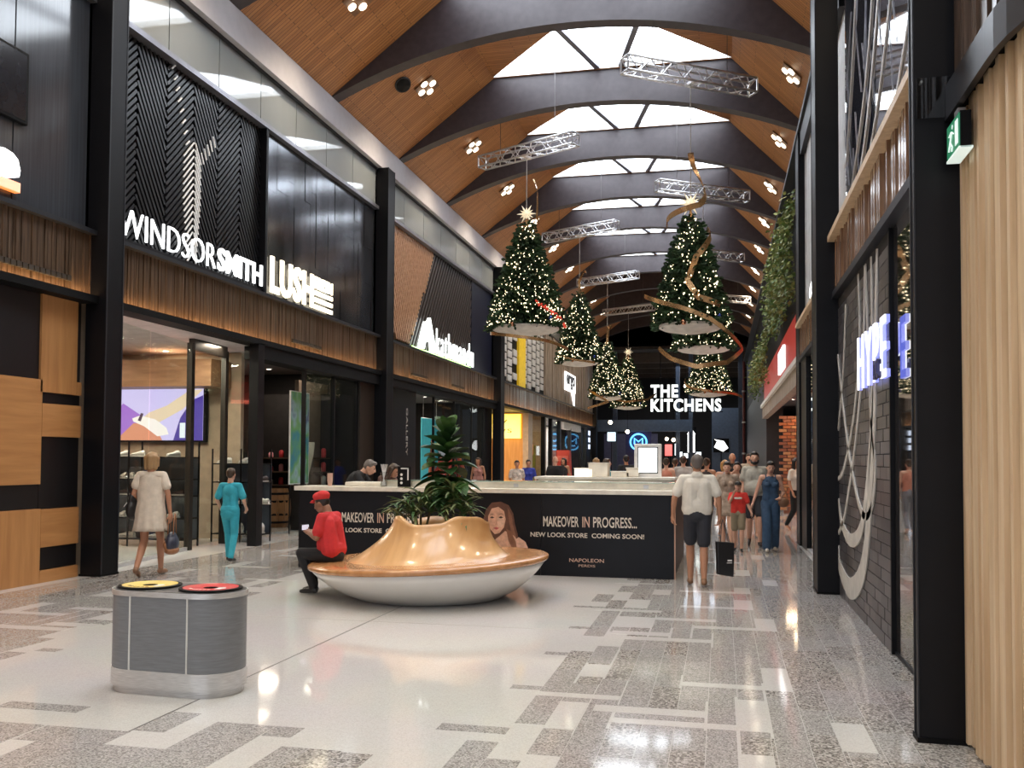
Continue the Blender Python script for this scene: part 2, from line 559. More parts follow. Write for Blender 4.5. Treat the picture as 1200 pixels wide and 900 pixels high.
# the band of pattern crossing the white field near the bin
BAND_W = [(-3.96, -3.80, 4.3, 4.68), (-3.20, -3.01, 4.72, 5.42), (-2.62, -1.9, 4.92, 5.08), (-2.62, -2.41, 4.1, 4.92)]
for r in [(-4.58, -3.98, 5.25, 5.4), (-3.40, -3.20, 5.0, 5.42)]: tiles.append((*r, 'g'))
for k in range(14):
    x0 = -4.55 + k * U
    y = 3.6 + 0.3 * (k % 3)
    top = 4.97 if x0 < -3.45 else (4.72 if x0 < -3.05 else (5.28 if x0 < -2.45 else (4.92 if x0 < -1.95 else 4.6)))
    while y < top - 0.05:
        y1 = min(y + 0.5, top)
        for q in sub((x0, x0 + U, y, y1), BAND_W): tiles.append((*q, 'c' if (k * 7 + int(y * 10)) % 5 == 0 else 'g'))
        y = y1
tiles = [t for t in tiles if t[3] > 2.5]
tiles.sort(key=lambda t: (0.5 * (t[0] + t[1])) ** 2 * 0.3 + (0.5 * (t[2] + t[3])) ** 2)
def seen(t):
    x, y = 0.5 * (t[0] + t[1]), t[3]
    if y < 3.9: return False
    d = Vector((x, y, -EYE)); a = math.atan2(-x, y)
    return -0.30 < a < 0.72
front = [t for t in tiles if seen(t)][:300]
fs = set(front)
TM = {'w': T_WHITE, 'g': T_GREY, 'c': T_GREY2}
cache = {}
for t in front:
    g = 0.002
    key = (round(t[1] - t[0], 3), round(t[3] - t[2], 3), t[4])
    if key not in cache:
        a, b = (t[1] - t[0]) / 2 - g, (t[3] - t[2]) / 2 - g
        me = MB().box(-a, -b, -0.015, a, b, 0.0015).mesh('floor_tile'); me.materials.append(TM[t[4]]); cache[key] = me
    o = bpy.data.objects.new('floor_tile', cache[key]); COL.objects.link(o)
    o.location = ((t[0] + t[1]) / 2, (t[2] + t[3]) / 2, 0); o.parent = floor
mb = MB()
for t in tiles:
    if t in fs: continue
    mb.box(t[0] + .002, t[2] + .002, -0.015, t[1] - .002, t[3] - .002, 0.0015, 'wgc'.index(t[4]))
stuff(mb.build('distant_floor_tiles', [T_WHITE, T_GREY, T_GREY2], floor))
JOINT = mat('joint_filler', (0.09, 0.085, 0.08), 0.5)
MB().box(-3.416, 2.5, -0.01, -3.404, 12.9, 0.001).build('movement_joint', JOINT, floor)
MB().box(-5.5, 8.86, -0.01, -1.5, 8.87, 0.001).build('movement_joint', mat('pale_joint', (0.35, 0.33, 0.3), 0.5), floor)

# ================================================================== ceiling: bays of boarding, arched beams, skylights
ROOF = boards('roof_boards', (0.60, 0.27, 0.095), (0.45, 0.185, 0.06), 0.42)
BEAM = mat('beam_paint', (0.040, 0.030, 0.034), 0.5, var=0.1)
PANE = glow('skylight_glass', (0.83, 0.91, 1.0), SKY)
BY = [19 + 4.4 * k for k in range(-6, 11)]
XL, XA1, XB1, XR, ZF, ZT = -8.36, -5.75, 0.28, 2.2, 9.53, 11.50
AC, AH, AZ, ARISE = -3.08, 5.28, 10.70, 1.18
AR = (AH * AH + ARISE * ARISE) / (2 * ARISE)
def arc(x): return AZ - AR + math.sqrt(max(0, AR * AR - (x - AC) ** 2))
ceil = None
mb = MB(); mb.uv = []
def cq(pts, uvs):
    mb.poly(pts); mb.uv += uvs
SL = math.hypot(XA1 - XL, ZT - ZF); SR = math.hypot(XR - XB1, ZT - ZF)
SKN, SKF = 1.9, 4.32
panes = []
for i in range(len(BY) - 1):
    y0, y1 = BY[i], BY[i + 1]
    o = i * 0.31
    cq([(XL, y0, ZF), (XL, y1, ZF), (XA1, y1, ZT), (XA1, y0, ZT)], [(o, y0), (o, y1), (o + SL, y1), (o + SL, y0)])
    cq([(XB1, y0, ZT), (XB1, y1, ZT), (XR, y1, ZF), (XR, y0, ZF)], [(o, y0), (o, y1), (o + SR, y1), (o + SR, y0)])
    if BY[i] > 46 - 1: holes = False
    else: holes = True
    def up(x, y): return (x, y, ZT)
    def uvp(x, y): return (o + SL + x - XA1, y)
    cx = (XA1 + XB1) / 2
    a, b = (cx - 0.95, y0 + SKN), (cx + 0.95, y0 + SKN)
    c, d = (XB1, y0 + SKF), (XA1, y0 + SKF)
    if holes:
        for ply in ([(XA1, y0), d, a], [(XA1, y0), a, b, (XB1, y0)], [(XB1, y0), b, c], [d, (XA1, y1), (XB1, y1), c]):
            cq([up(*p) for p in ply], [uvp(*p) for p in ply])
        m1, m2 = (cx - 0.3, y0 + SKF), (cx + 0.3, y0 + SKF)
        panes.append((i, [d, m1, a], [a, m1, m2, b], [b, m2, c]))
    else:
        ply = [(XA1, y0), (XA1, y1), (XB1, y1), (XB1, y0)]
        cq([up(*p) for p in ply], [uvp(*p) for p in ply])
ceil = struct(mb.build('ceiling', ROOF))
for i, *ps in panes:
    for ply in ps:
        t = MB(); t.prism([(p[0], p[1]) for p in ply], (0, 0, ZT + 0.16), XA, YA, (0, 0, 0.03)); t.build('skylight_pane', PANE, ceil)
    # mullions and the reveal around the opening
    t = MB()
    (d, m1, a), (_, _, m2, b), (_, _, c) = ps
    for p, q in ((a, m1), (b, m2)):
        t.bar((p[0], p[1], ZT + 0.08), (q[0], q[1], ZT + 0.08), 0.14, 0.16)
    t.build('skylight_mullion', mat('mullion_paint', (0.16, 0.16, 0.19), 0.4), ceil)
    t = MB()
    for p, q in ((d, a), (a, b), (b, c), (c, d)):
        t.quad((*p, ZT), (*q, ZT), (*q, ZT + 0.2), (*p, ZT + 0.2))
    t.build('skylight_reveal', WHITE, ceil)
# lid above everything so that no sky leaks round the bays
struct(MB().box(-15, -14, 12.4, 4.5, 96, 12.6).build('trim_roof_deck', CHAR))
n = 36
def upper(x):
    if x < XA1: return ZF + (x - XL) / (XA1 - XL) * (ZT - ZF)
    if x > XB1: return ZF + (XR - x) / (XR - XB1) * (ZT - ZF)
    return ZT
bm_mesh = None
for i, y in enumerate(BY):
    if bm_mesh is None:
        xs = sorted(set([XL + (XR - XL) * k / n for k in range(n + 1)] + [XA1, XB1]))
        t = MB()
        for p, q in zip(xs, xs[1:]):
            lp, lq, up_, uq = min(arc(p), upper(p)), min(arc(q), upper(q)), upper(p) + .02, upper(q) + .02
            t.quad((p, 0, lp), (q, 0, lq), (q, 0, uq), (p, 0, up_)); t.quad((p, .34, lp), (p, .34, up_), (q, .34, uq), (q, .34, lq))
            t.quad((p, 0, lp), (p, .34, lp), (q, .34, lq), (q, 0, lq)); t.quad((p, 0, up_), (q, 0, uq), (q, .34, uq), (p, .34, up_))
        bm_mesh = t.mesh('beam'); bm_mesh.materials.append(BEAM)
    o = bpy.data.objects.new('beam', bm_mesh); COL.objects.link(o); o.location = (0, y, 0); o.parent = ceil

# ================================================================== long walls and bulkheads
PLASTER = mat('bulkhead_paint', (0.50, 0.48, 0.50), 0.6, var=.02)
struct(MB().box(-8.95, -14, 8.93, -8.30, 64, 9.53).build('trim_bulkhead_left', PLASTER))
struct(MB().box(-15.0, -14, 0, -14.8, 96, 12.4).build('wall_left', DARKW))
struct(MB().box(4.3, -14, 0, 4.5, 96, 12.4).build('wall_right', DARKW))
struct(MB().box(2.25, -14, 7.95, 2.45, 64, 9.9).build('trim_clerestory_right', CHAR))
struct(MB().box(1.45, -14, 7.95, 2.3, 64, 8.05).build('trim_ledge_right', CHAR))
# shop ceilings (3.75 m) behind the fascias, and floors of the storey above
SHOPC = mat('shop_ceiling_paint', (0.16, 0.15, 0.15), 0.6)
struct(MB().box(-14.8, -14, 3.76, -8.62, 64, 3.9).build('trim_shop_ceiling_left', SHOPC))
struct(MB().box(-14.8, -14, 9.3, -8.5, 64, 9.4).build('trim_upper_soffit_left', SHOPC))
struct(MB().box(1.75, 5.9, 3.72, 4.3, 64, 3.9).build('trim_shop_ceiling_right', SHOPC))
# ================================================================== left facade
FX = -8.40
def column(x0, y0, x1, y1, h, label, group):
    r = thing('steel_column', label, 'column', group=group)
    w = 0.02
    t = MB()
    t.box(x0, y0, 0, x1, y1, h).build('post', BLACK, r, bevel=0.008)
    MB().box(x0 - .012, y0 - .012, 0, x1 + .012, y1 + .012, 0.03).build('base_plate', BLACKM, r)
    t = MB()
    for yy in (y0 - 0.004, y1 - 0.021):
        t.box(x1 - 0.002 if x0 < -5 else x0 - 0.006, yy, 0.03, x1 + 0.006 if x0 < -5 else x0 + 0.002, yy + 0.025, h)
    t.build('edge_trim', CHAR, r)
    return base(r, (x0 + x1) / 2, (y0 + y1) / 2)
GC = 'black columns dividing the shopfronts'
column(-8.46, 11.18, -8.14, 11.54, 8.93, 'black steel column between timber hoarding and shoe shop window', GC)
column(-8.46, 22.12, -8.14, 22.6, 8.93, 'black steel column between the two herringbone slat panels', GC)
column(-8.46, 34.6, -8.14, 35.2, 8.93, 'black steel column beside the black and white block panel', GC)
column(-8.46, 62.6, -8.14, 63.2, 8.93, 'black steel column at the far end of grey timber cladding', GC)
column(-8.46, 0.2, -8.14, 0.56, 8.93, 'black steel column at the hoarding end away from the shoe shop', GC)

BAYS = [(0.56, 11.18, 'above the timber hoarding'), (11.54, 22.12, 'above the shoe shop and soap shop'),
        (22.6, 34.6, 'above the outdoor clothing shop'), (35.2, 62.6, 'above the shops near the food hall')]
FROST = mat('grey_glass_panel', (0.30, 0.32, 0.32), 0.04, spec=0.9, var=0.03, scale=0.7)
VENT = mat('vent_black', (0.02, 0.016, 0.012), 0.6)
for bi, (ya, yb, where) in enumerate(BAYS):
    # walnut fascia of narrow strips, lit from the channel below
    r = thing('timber_fascia', 'dark walnut fascia of narrow vertical strips ' + where, 'fascia')
    rr = random.Random(40 + bi)
    t = MB(); y = ya
    while y < yb - 0.01:
        wd = rr.uniform(0.022, 0.05) * (1 if bi < 2 else 1.6)
        t.box(-8.6, y, 3.82, -8.42 + rr.uniform(0, 0.03), min(y + wd, yb), 4.64)
        y += wd
    stuff(t.build('cladding_strips', TIMBER_D, r))
    MB().box(-8.62, ya, 4.64, -8.30, yb, 4.70).build('top_ledge', CHAR, r)
    t = MB(); t.box(-8.62, ya, 3.70, -8.26, yb, 3.74); t.box(-8.28, ya, 3.74, -8.26, yb, 3.80); t.build('light_channel', BLACKM, r)
    MB().box(-8.31, ya + .02, 3.742, -8.285, yb - .02, 3.752).build('led_strip', glow('led_warm', (1, 0.62, 0.26), 6.0, True), r)
    area('led_light', (-8.33, (ya + yb) / 2, 3.765), yb - ya - 0.1, 34 * (yb - ya) / 10, (1, 0.62, 0.28), (-0.55, 0, 1), r, sizey=0.03)
    if bi in (0, 1, 2):
        for yy in ((ya + yb) / 2 + (1.2 if bi else 4.2), ) if bi != 2 else (25.5, 29.5):
            t = MB()
            for k in range(14):
                t.box(-8.42, yy - .7 + k * .1, 3.93, -8.355, yy - .62 + k * .1, 4.0)
            t.build('vent_grille', VENT, r)
    base(r, -8.4, (ya + yb) / 2, 3.7)
    # strip of grey glass panels under the bulkhead
    r = thing('glass_panel_strip', 'row of grey glass panels under white bulkhead ' + where, 'glass panels')
    L = 1.62; n = max(1, round((yb - ya) / L)); L = (yb - ya) / n
    for k in range(n):
        MB().box(-8.52, ya + k * L + 0.012, 7.97, -8.48, ya + (k + 1) * L - 0.012, 8.93).build('pane', FROST, r)
    MB().box(-8.62, ya, 7.91, -8.55, yb, 8.93).build('backing', BLACKM, r)
    MB().box(-8.55, ya, 7.87, -8.38, yb, 7.955).build('lower_rail', mat('rail_grey', (0.25, 0.25, 0.28), 0.3, 0.6), r)
    MB().box(-8.55, ya, 8.89, -8.42, yb, 8.94).build('upper_rail', CHAR, r)
    base(r, -8.5, (ya + yb) / 2, 7.87)

# wall behind each upper panel
for k, (ya, yb, _) in enumerate(BAYS):
    struct(MB().box(-8.84, ya, 3.95, -8.70, yb, 9.25).build('trim_upper_wall_left', BLACKM))

# ---- bay 0: dark glass upper storey
r = thing('upper_display_window', 'tall dark glass window above the timber hoarding beside column', 'window')
t = 0
for ya, yb in ((0.6, 3.2), (3.2, 5.9), (5.9, 8.4), (8.4, 9.78), (9.78, 11.16)):
    MB().box(-8.50, ya + .012, 4.72, -8.47, yb - .012, 7.91).build('pane', mat('smoked_panel', (0.055, 0.06, 0.07), 0.10, spec=0.8, stretch=(1, 14, 0.4), scale=2, var=0.08), r)
MB().box(-8.6, 0.6, 4.7, -8.52, 11.16, 7.91).build('backing', BLACKM, r)
base(r, -8.5, 6, 4.7)
r = thing('black_sign_box', 'plain black rectangular sign board on the dark upper glass', 'sign')
MB().box(-8.47, 7.9, 5.72, -8.40, 9.95, 6.62).build('board', BLACKM, r, bevel=0.01)
MB().box(-8.40, 7.95, 5.76, -8.396, 9.9, 6.58).build('face', mat('gloss_black', (0.02, 0.02, 0.024), 0.12), r)
base(r, -8.44, 8.9, 5.72)
r = thing('lit_letter_sign', 'glowing white rounded letters over an orange bar on dark glass', 'sign')
text('lce', (-8.46, 8.55, 4.98), YA, ZA, 1.24, 0.46, 0.10, glow('sign_white', (1, 1, 1), 1.5), r, bold=0.035)
MB().box(-8.46, 7.9, 4.84, -8.38, 9.82, 4.96).build('orange_bar', glow('sign_orange', (1, 0.25, 0.03), 1.0), r)
base(r, -8.42, 8.9, 4.84)
# ---- bay 0: veneer hoarding with black blocks
r = thing('timber_hoarding', 'orange timber veneer hoarding with a pattern of black blocks', 'hoarding')
PX = -8.52
H = [  # (y0,y1,z0,z1,kind) o = veneer upright grain, h = veneer cross grain, k = black
    (4.0, 9.2, 2.6, 3.70, 'k'), (9.2, 10.36, 2.60, 3.70, 'k'), (10.36, 11.05, 2.44, 3.70, 'o'), (11.05, 11.15, 2.62, 3.70, 'k'), (11.05, 11.15, 2.44, 2.62, 'o'),
    (8.2, 10.40, 1.26, 2.60, 'h'), (10.40, 11.15, 2.30, 2.44, 'k'), (10.40, 11.15, 1.87, 2.30, 'h'), (10.40, 11.15, 0.94, 1.87, 'k'),
    (8.2, 10.40, 0.95, 1.26, 'k'), (8.2, 10.42, 0.0, 0.95, 'o'), (10.42, 11.15, 0.45, 0.94, 'h'), (10.42, 11.15, 0.16, 0.45, 'k'), (10.42, 11.15, 0.0, 0.16, 'h'),
    (4.0, 8.2, 1.7, 2.6, 'o'), (4.0, 6.4, 0, 1.7, 'h'), (6.4, 8.2, 0.7, 1.7, 'k'), (6.4, 8.2, 0, 0.7, 'o'), (0.6, 4.0, 0, 1.6, 'o'), (0.6, 4.0, 1.6, 3.7, 'h')]
for a, b, c, d, k in H:
    e = 0.0 if k == 'k' else 0.03
    MB().box(PX - .1, a + .003, c + .002, PX + e + .02, b - .003, d - .002).build('black_panel' if k == 'k' else 'veneer_panel', {'k': mat('hoarding_black', (0.006, 0.005, 0.006), 0.4), 'o': TIMBER_O, 'h': TIMBER_OH}[k], r)
MB().box(-8.75, 0.6, 0, PX - .1, 11.15, 3.7).build('backing', BLACKM, r)
base(r, -8.55, 6, 0)

# ---- bay 1a: herringbone slat panel with lettering
SLATK = mat('black_slats', (0.010, 0.010, 0.012), 0.28, 0.0, spec=.35)
SLATW = glow('white_slats', (1, 0.95, 0.88), 0.12)
def clipseg(p, q, y0, y1, z0, z1):
    """clip a 2-D segment to a rectangle"""
    t0, t1 = 0.0, 1.0
    d = (q[0] - p[0], q[1] - p[1])
    for k, (lo, hi) in enumerate(((y0, y1), (z0, z1))):
        if abs(d[k]) < 1e-9:
            if p[k] < lo or p[k] > hi: return None
            continue
        a, b = (lo - p[k]) / d[k], (hi - p[k]) / d[k]
        if a > b: a, b = b, a
        t0, t1 = max(t0, a), min(t1, b)
    if t1 - t0 < 1e-4: return None
    return (p[0] + d[0] * t0, p[1] + d[1] * t0), (p[0] + d[0] * t1, p[1] + d[1] * t1)
def slat(t, p, q, x, w, d):
    a = Vector((x, p[0], p[1])); b = Vector((x, q[0], q[1]))
    t.bar(a, b, d, w, up=(b - a).cross(XA).normalized())
r = thing('herringbone_slat_panel', 'black herringbone slat wall panel with a white branching leaf motif', 'wall panel')
y0, y1, z0, z1 = 11.58, 16.18, 4.74, 7.87
edges = [11.2, 12.0, 12.75, 13.75, 14.42, 15.05, 15.6, 16.2]
edges = [11.58, 12.33, 13.1, 13.87, 14.64, 15.41, 16.18]
t = MB(); tw = MB()
sp, w_ = 0.115, 0.05
for c in range(6):
    a, b = edges[c], edges[c + 1]
    s = 1.0 if c % 2 == 0 else -1.55
    z = z0 - 1.6
    k = 0
    while z < z1 + 1.6:
        p, q = (a, z), (b, z + s * (b - a))
        g = clipseg(p, q, a + .012, b - .012, z0, z1)
        if g: slat(t, g[0], g[1], -8.56, w_, 0.07)
        z += sp * (1 if c % 2 == 0 else 1.5); k += 1
stuff(t.build('slats', SLATK, r))
yc = 13.87
for k in range(17):                       # trunk of the leaf motif
    z = 4.98 + k * 0.115
    L = 0.16 + 0.016 * min(k, 10)
    slat(tw, (yc - .02, z), (yc - L, z - L), -8.50, 0.018, 0.02)
    slat(tw, (yc + .02, z), (yc + L * 0.62, z - L * 0.62 * 1.55), -8.50, 0.018, 0.02)
for k in range(9):                        # left and right branches
    slat(tw, (yc - .16 - k * .062, 6.80 + k * .155), (yc - .26 - k * .062, 6.70 + k * .155), -8.50, 0.018, 0.02)
for k in range(5):
    slat(tw, (yc + .2 + k * .09, 6.72 + k * .1), (yc + .28 + k * .09, 6.55 + k * .1), -8.50, 0.018, 0.02)
tw.build('leaf_motif', SLATW, r)
MB().box(-8.62, y0, z0, -8.595, y1, z1).build('backing', BLACKM, r)
MB().box(-8.62, 16.18, z0, -8.40, 16.26, z1).build('divider', BLACK, r)
base(r, -8.55, 13.9, z0)
SIGNW = glow('sign_cool_white', (0.95, 0.98, 1.0), 1.4)
r = thing('shoe_shop_sign', 'long glowing white lettering, thin then bold, on the black herringbone slats', 'sign')
text('WINDSOR', (-8.46, 11.86, 4.84), YA, ZA, 2.62, 0.40, 0.03, SIGNW, r, bold=-0.018)
text('SMITH', (-8.46, 14.56, 4.84), YA, ZA, 1.6, 0.40, 0.03, SIGNW, r, bold=0.018)
MB().box(-8.56, 11.8, 4.74, -8.46, 16.18, 4.80).build('mounting_rail', BLACK, r)
base(r, -8.44, 14, 4.74)
# ---- bay 1b: dark polished panel with soap shop letters
r = thing('dark_metal_panel', 'dark polished metal wall panel with faint upright seams', 'wall panel')
DM = mat('dark_polished_metal', (0.10, 0.105, 0.12), 0.13, 0.75, var=0.3, scale=1.2, stretch=(1, 1.5, 0.6), bump=0.05, bscale=5)
rr = random.Random(5)
yy = 16.30
while yy < 22.05:
    wd = rr.choice((0.28, 0.36, 0.5)); e = min(yy + wd, 22.08)
    zs = [4.74, rr.uniform(5.2, 6.1), rr.uniform(6.5, 7.3), 7.87]
    for k in range(3):
        x = -8.50 + rr.uniform(0, 0.012)
        MB().box(-8.6, yy + .003, zs[k] + .003, x, e - .003, zs[k + 1] - .003).build('panel', DM, r)
    yy = e
base(r, -8.5, 19.2, 4.74)
r = thing('soap_shop_sign', 'warm white glowing block letters with a stacked tagline on dark metal panel', 'sign')
SIGNY = glow('sign_warm_white', (1, 0.86, 0.6), 1.5)
text('LUSH', (-8.44, 16.45, 4.78), YA, ZA, 1.92, 0.72, 0.04, SIGNY, r, bold=0.03, spacing=1.12)
text('FRESH', (-8.44, 18.45, 5.22), YA, ZA, 0.92, 0.26, 0.04, SIGNY, r, bold=0.015)
for z in (5.09, 4.94, 4.79): MB().box(-8.44, 18.45, z, -8.40, 19.37, z + 0.085).build('tagline_bar', SIGNY, r)
base(r, -8.4, 18, 4.78)
# ---- bay 2: timber and black slats
SL_T = wood('tan_slats', (0.36, 0.19, 0.10), (0.50, 0.28, 0.16), 0.45, 2, (4, 4, 4))
r = thing('slanted_slat_panel', 'tan and black slanted timber slat wall panel above outdoor shop', 'wall panel')
t = MB(); tk = MB()
ya, yb, z0, z1 = 22.64, 34.56, 4.74, 7.87
def bound(z): return 25.0 + (z - 4.74) * (27.4 - 25.0) / 3.2
for sgn, m_ in ((1, t),):
    k = 0
    z = z0 - 9
    # tan slats falling to the right, right of a short chevron
    off = -4.0
    while off < 6:
        p, q = (22.6 + off, 8.0), (22.6 + off + 3.2 * 0.62, 4.7)
        zz = [p, q]
        # clip between chevron line and slanted boundary
        n = 24; run = []
        for j in range(n + 1):
            f = j / n; y = p[0] + (q[0] - p[0]) * f; z = p[1] + (q[1] - p[1]) * f
            chev = 22.64 + max(0, (6.6 - z)) * 0.62
            ok = z0 <= z <= z1 and y >= chev and y <= bound(z) and y >= ya
            if ok: run.append((y, z))
        if len(run) > 1: slat(t, run[0], run[-1], -8.54, 0.09, 0.08)
        off += 0.17
    off = -3.0
    while off < 4:
        p, q = (22.0 + off, 4.7), (22.0 + off + 2.2, 8.0)
        run = []
        for j in range(25):
            f = j / 24; y = p[0] + (q[0] - p[0]) * f; z = p[1] + (q[1] - p[1]) * f
            chev = 22.64 + max(0, (6.6 - z)) * 0.62
            if z0 <= z <= z1 and ya <= y <= chev: run.append((y, z))
        if len(run) > 1: slat(t, run[0], run[-1], -8.54, 0.07, 0.08)
        off += 0.17
stuff(t.build('tan_slats', SL_T, r))
off = 0.0
while off < 10.5:
    b0, b1 = bound(z0) + off, bound(z1) + off
    g = clipseg((b0, z0), (b1, z1), ya, 31.6, z0, z1)
    if g: slat(tk, g[0], g[1], -8.55, 0.10, 0.07)
    off += 0.24
stuff(tk.build('black_slats', mat('umber_slats', (0.035, 0.026, 0.024), 0.4), r))
MB().box(-8.62, ya, z0, -8.595, yb, z1).build('backing', BLACKM, r)
MB().box(-8.6, 31.6, z0, -8.5, yb, z1).build('blue_black_panel', mat('blue_black', (0.012, 0.014, 0.03), 0.3), r)
base(r, -8.55, 28.6, z0)
r = thing('outdoor_shop_sign', 'glowing white mountain emblem and lower case word over green glow', 'sign')
SG = glow('sign_blue_white', (0.92, 1, 0.97), 1.6)
t = MB()
t.prism([(0, 0), (.42, 0), (.70, .42), (.52, .64)], (-8.42, 25.35, 4.78), YA, ZA * 1.25, (0.1, 0, 0))
t.build('mountain_left', SG, r)
t = MB()
t.prism([(0.62, .66), (.80, .78), (1.42, 0), (1.0, 0), (.86, .32), (.72, .2)], (-8.42, 25.5, 4.78), YA, ZA * 1.25, (0.1, 0, 0))
t.build('mountain_right', SG, r)
text('kathmandu', (-8.42, 27.15, 4.78), YA, ZA, 4.35, 0.78, 0.03, SG, r, bold=0.0, spacing=1.15)
t = MB(); t.box(-8.50, 25.1, 4.76, -8.49, 31.5, 4.80); t.build('glow_rail', glow('sign_green', (0.35, 0.9, 0.1), 1.0), r)
area('sign_backlight', (-8.40, 28.0, 4.74), 6.0, 9, (0.45, 1, 0.12), (-0.6, 0, 1), r, sizey=0.05)
base(r, -8.42, 28.3, 4.74)
# ---- bay 3: block panel, yellow strip, grey cladding
r = thing('block_panel', 'black panel of offset white blocks with yellow upright strip', 'wall panel')
MB().box(-8.62, 35.24, 4.74, -8.56, 45.6, 7.87).build('backing', BLACKM, r)
bw, bh = 1.0, 0.335
bme = MB().box(-0.04, -bw * 0.37, -bh * 0.40, 0.02, bw * 0.37, bh * 0.40).mesh('block'); bme.materials.append(mat('block_white', (0.60, 0.58, 0.55), 0.5))
for c in range(10):
    yy = 35.7 + c * bw * 1.02
    if 4.0 <= c < 5: continue
    for k in range(10):
        z = 4.95 + k * 0.335 + (0.16 if c % 2 else 0)
        if z > 7.85: continue
        if c in (3, 4) and k % 3 == 1: continue
        o = bpy.data.objects.new('block', bme); COL.objects.link(o); o.location = (-8.52, yy, z); o.parent = r
MB().box(-8.6, 39.35, 4.74, -8.46, 40.75, 7.87).build('yellow_strip', mat('sign_yellow', (0.75, 0.50, 0.02), 0.5, emit=(0.8, 0.5, 0.02), estr=0.15), r)
base(r, -8.55, 40, 4.74)
r = thing('grey_cladding_panel', 'weathered grey upright timber cladding above shops near food hall', 'wall panel')
t = MB(); rr = random.Random(9); y = 45.6
while y < 62.55:
    wd = rr.uniform(0.12, 0.3); t.box(-8.6, y, 4.74, -8.46 + rr.uniform(0, .07), min(y + wd - .02, 62.58), 7.87); y += wd
stuff(t.build('cladding_boards', TIMBER_G, r))
base(r, -8.5, 54, 4.74)
r = thing('speech_bubble_sign', 'small white speech bubble shop sign on grey timber cladding', 'sign')
t = MB(); t.prism([(0, .25), (3.6, .25), (3.6, 1.25), (0, 1.25)], (-8.38, 50.8, 5.2), YA, ZA, (0.08, 0, 0)); t.build('bubble', glow('sign_white', (1, 1, 1), 1.5), r)
t = MB(); t.prism([(2.4, .25), (3.4, .25), (3.3, -.5)], (-8.38, 50.8, 5.2), YA, ZA, (0.08, 0, 0)); t.build('bubble_tail', glow('sign_white', (1, 1, 1), 1.5), r)
text('ergo', (-8.295, 51.05, 5.55), YA, ZA, 3.0, 0.8, 0.02, CHAR, r, bold=0.03)
base(r, -8.36, 52.5, 4.7)
# ================================================================== shop interiors on the left
BEIGE = mat('shop_beige', (0.36, 0.28, 0.20), 0.5)
FRAME = mat('dark_bronze_frame', (0.03, 0.026, 0.022), 0.35, 0.4)
def pane(name, a, b, z0, z1, m, parent, th=0.012):
    """upright sheet between two plan points"""
    a = Vector((a[0], a[1], 0)); b = Vector((b[0], b[1], 0)); d = (b - a).normalized(); n = Vector((-d.y, d.x, 0))
    t = MB(); t.obox((a + b) / 2 + ZA * (z0 + z1) / 2, (b - a) / 2, n * th / 2, ZA * (z1 - z0) / 2)
    return t.build(name, m, parent)
def downlight(x, y, z, power, col=(1, 0.84, 0.66), size=0.5):
    r = thing('shop_downlight', 'small round downlight in shop ceiling', 'downlight', (x, y, z), group='downlights in the shop ceilings')
    MB().lathe([(0.075, 0), (0.075, -0.02), (0.055, -0.02), (0.05, -0.005)], 12).build('ring', WHITE, r)
    MB().lathe([(0.05, -0.012), (0.0, -0.012)], 12).build('lens', glow('lens_warm', (1, 0.9, 0.75), 12.0, True), r)
    area('lamp', (0, 0, -0.03), size, power * SHOP, col, (0.01, 0, -1), r)
    return r
# partitions between shops
for k, (y, m_) in enumerate(((11.2, BEIGE), (17.0, BEIGE), (22.3, DARKW), (34.8, DARKW), (46.2, BEIGE), (63.4, DARKW))):
    struct(MB().box(-14.8, y, 0, -9.3 if y == 17.0 else -8.55, y + 0.12, 3.76).build('wall_partition_left', m_))
struct(MB().box(-14.0, 11.3, 0, -13.9, 17.0, 3.76).build('wall_shoe_shop_back', BEIGE))

# --- shoe shop glazing
r = thing('shoe_shop_window', 'floor to ceiling glass shopfront of shoe shop with dark posts', 'shopfront')
pane('glass_pane', (-8.50, 11.6), (-8.78, 13.15), 0.05, 3.6, GLASS, r)
pane('glass_pane', (-8.78, 13.18), (-9.05, 14.72), 0.05, 3.6, GLASS, r)
pane('glass_pane', (-9.08, 14.86), (-9.15, 16.05), 0.05, 3.6, GLASS, r)
pane('glass_pane', (-9.10, 16.12), (-8.36, 15.82), 0.05, 3.6, GLASS, r)
for x, y in ((-9.06, 14.79), (-9.15, 16.1)):
    MB().box(x - .05, y - .05, 0, x + .05, y + .05, 3.62).build('door_post', FRAME, r)
MB().box(-8.44, 15.72, 0, -8.26, 15.95, 3.72).build('corner_post', BLACK, r)
pane('door_head', (-9.06, 14.8), (-9.15, 16.1), 3.5, 3.76, FRAME, r, 0.1)
pane('sill', (-8.50, 11.6), (-9.05, 14.72), 0, 0.06, STEEL, r, 0.04)
base(r, -8.8, 13.8)
SOFF = mat('pale_soffit', (0.55, 0.50, 0.52), 0.6)
struct(MB().box(-13.9, 11.35, 3.70, -8.62, 17.0, 3.765).build('trim_shoe_shop_ceiling', SOFF))
r = thing('red_lit_soffit', 'red glowing band around the shoe shop wall above screen', 'light band')
MB().box(-13.0, 16.2, 2.98, -9.5, 16.95, 3.5).build('timber_drop', wood('soffit_timber', (0.22, 0.11, 0.05), (0.34, 0.18, 0.09), 0.5, 2, (0.6, 5, 5)), r)
MB().box(-13.88, 13.0, 2.92, -13.3, 16.9, 3.4).build('red_panel', mat('red_panel', (0.5, 0.06, 0.04), 0.4, emit=(1, 0.06, 0.03), estr=0.5), r)
MB().box(-13.3, 13.0, 2.88, -13.26, 16.2, 2.96).build('red_tube', glow('red_tube', (1, 0.1, 0.05), 6.0), r)
base(r, -12, 16, 2.88)
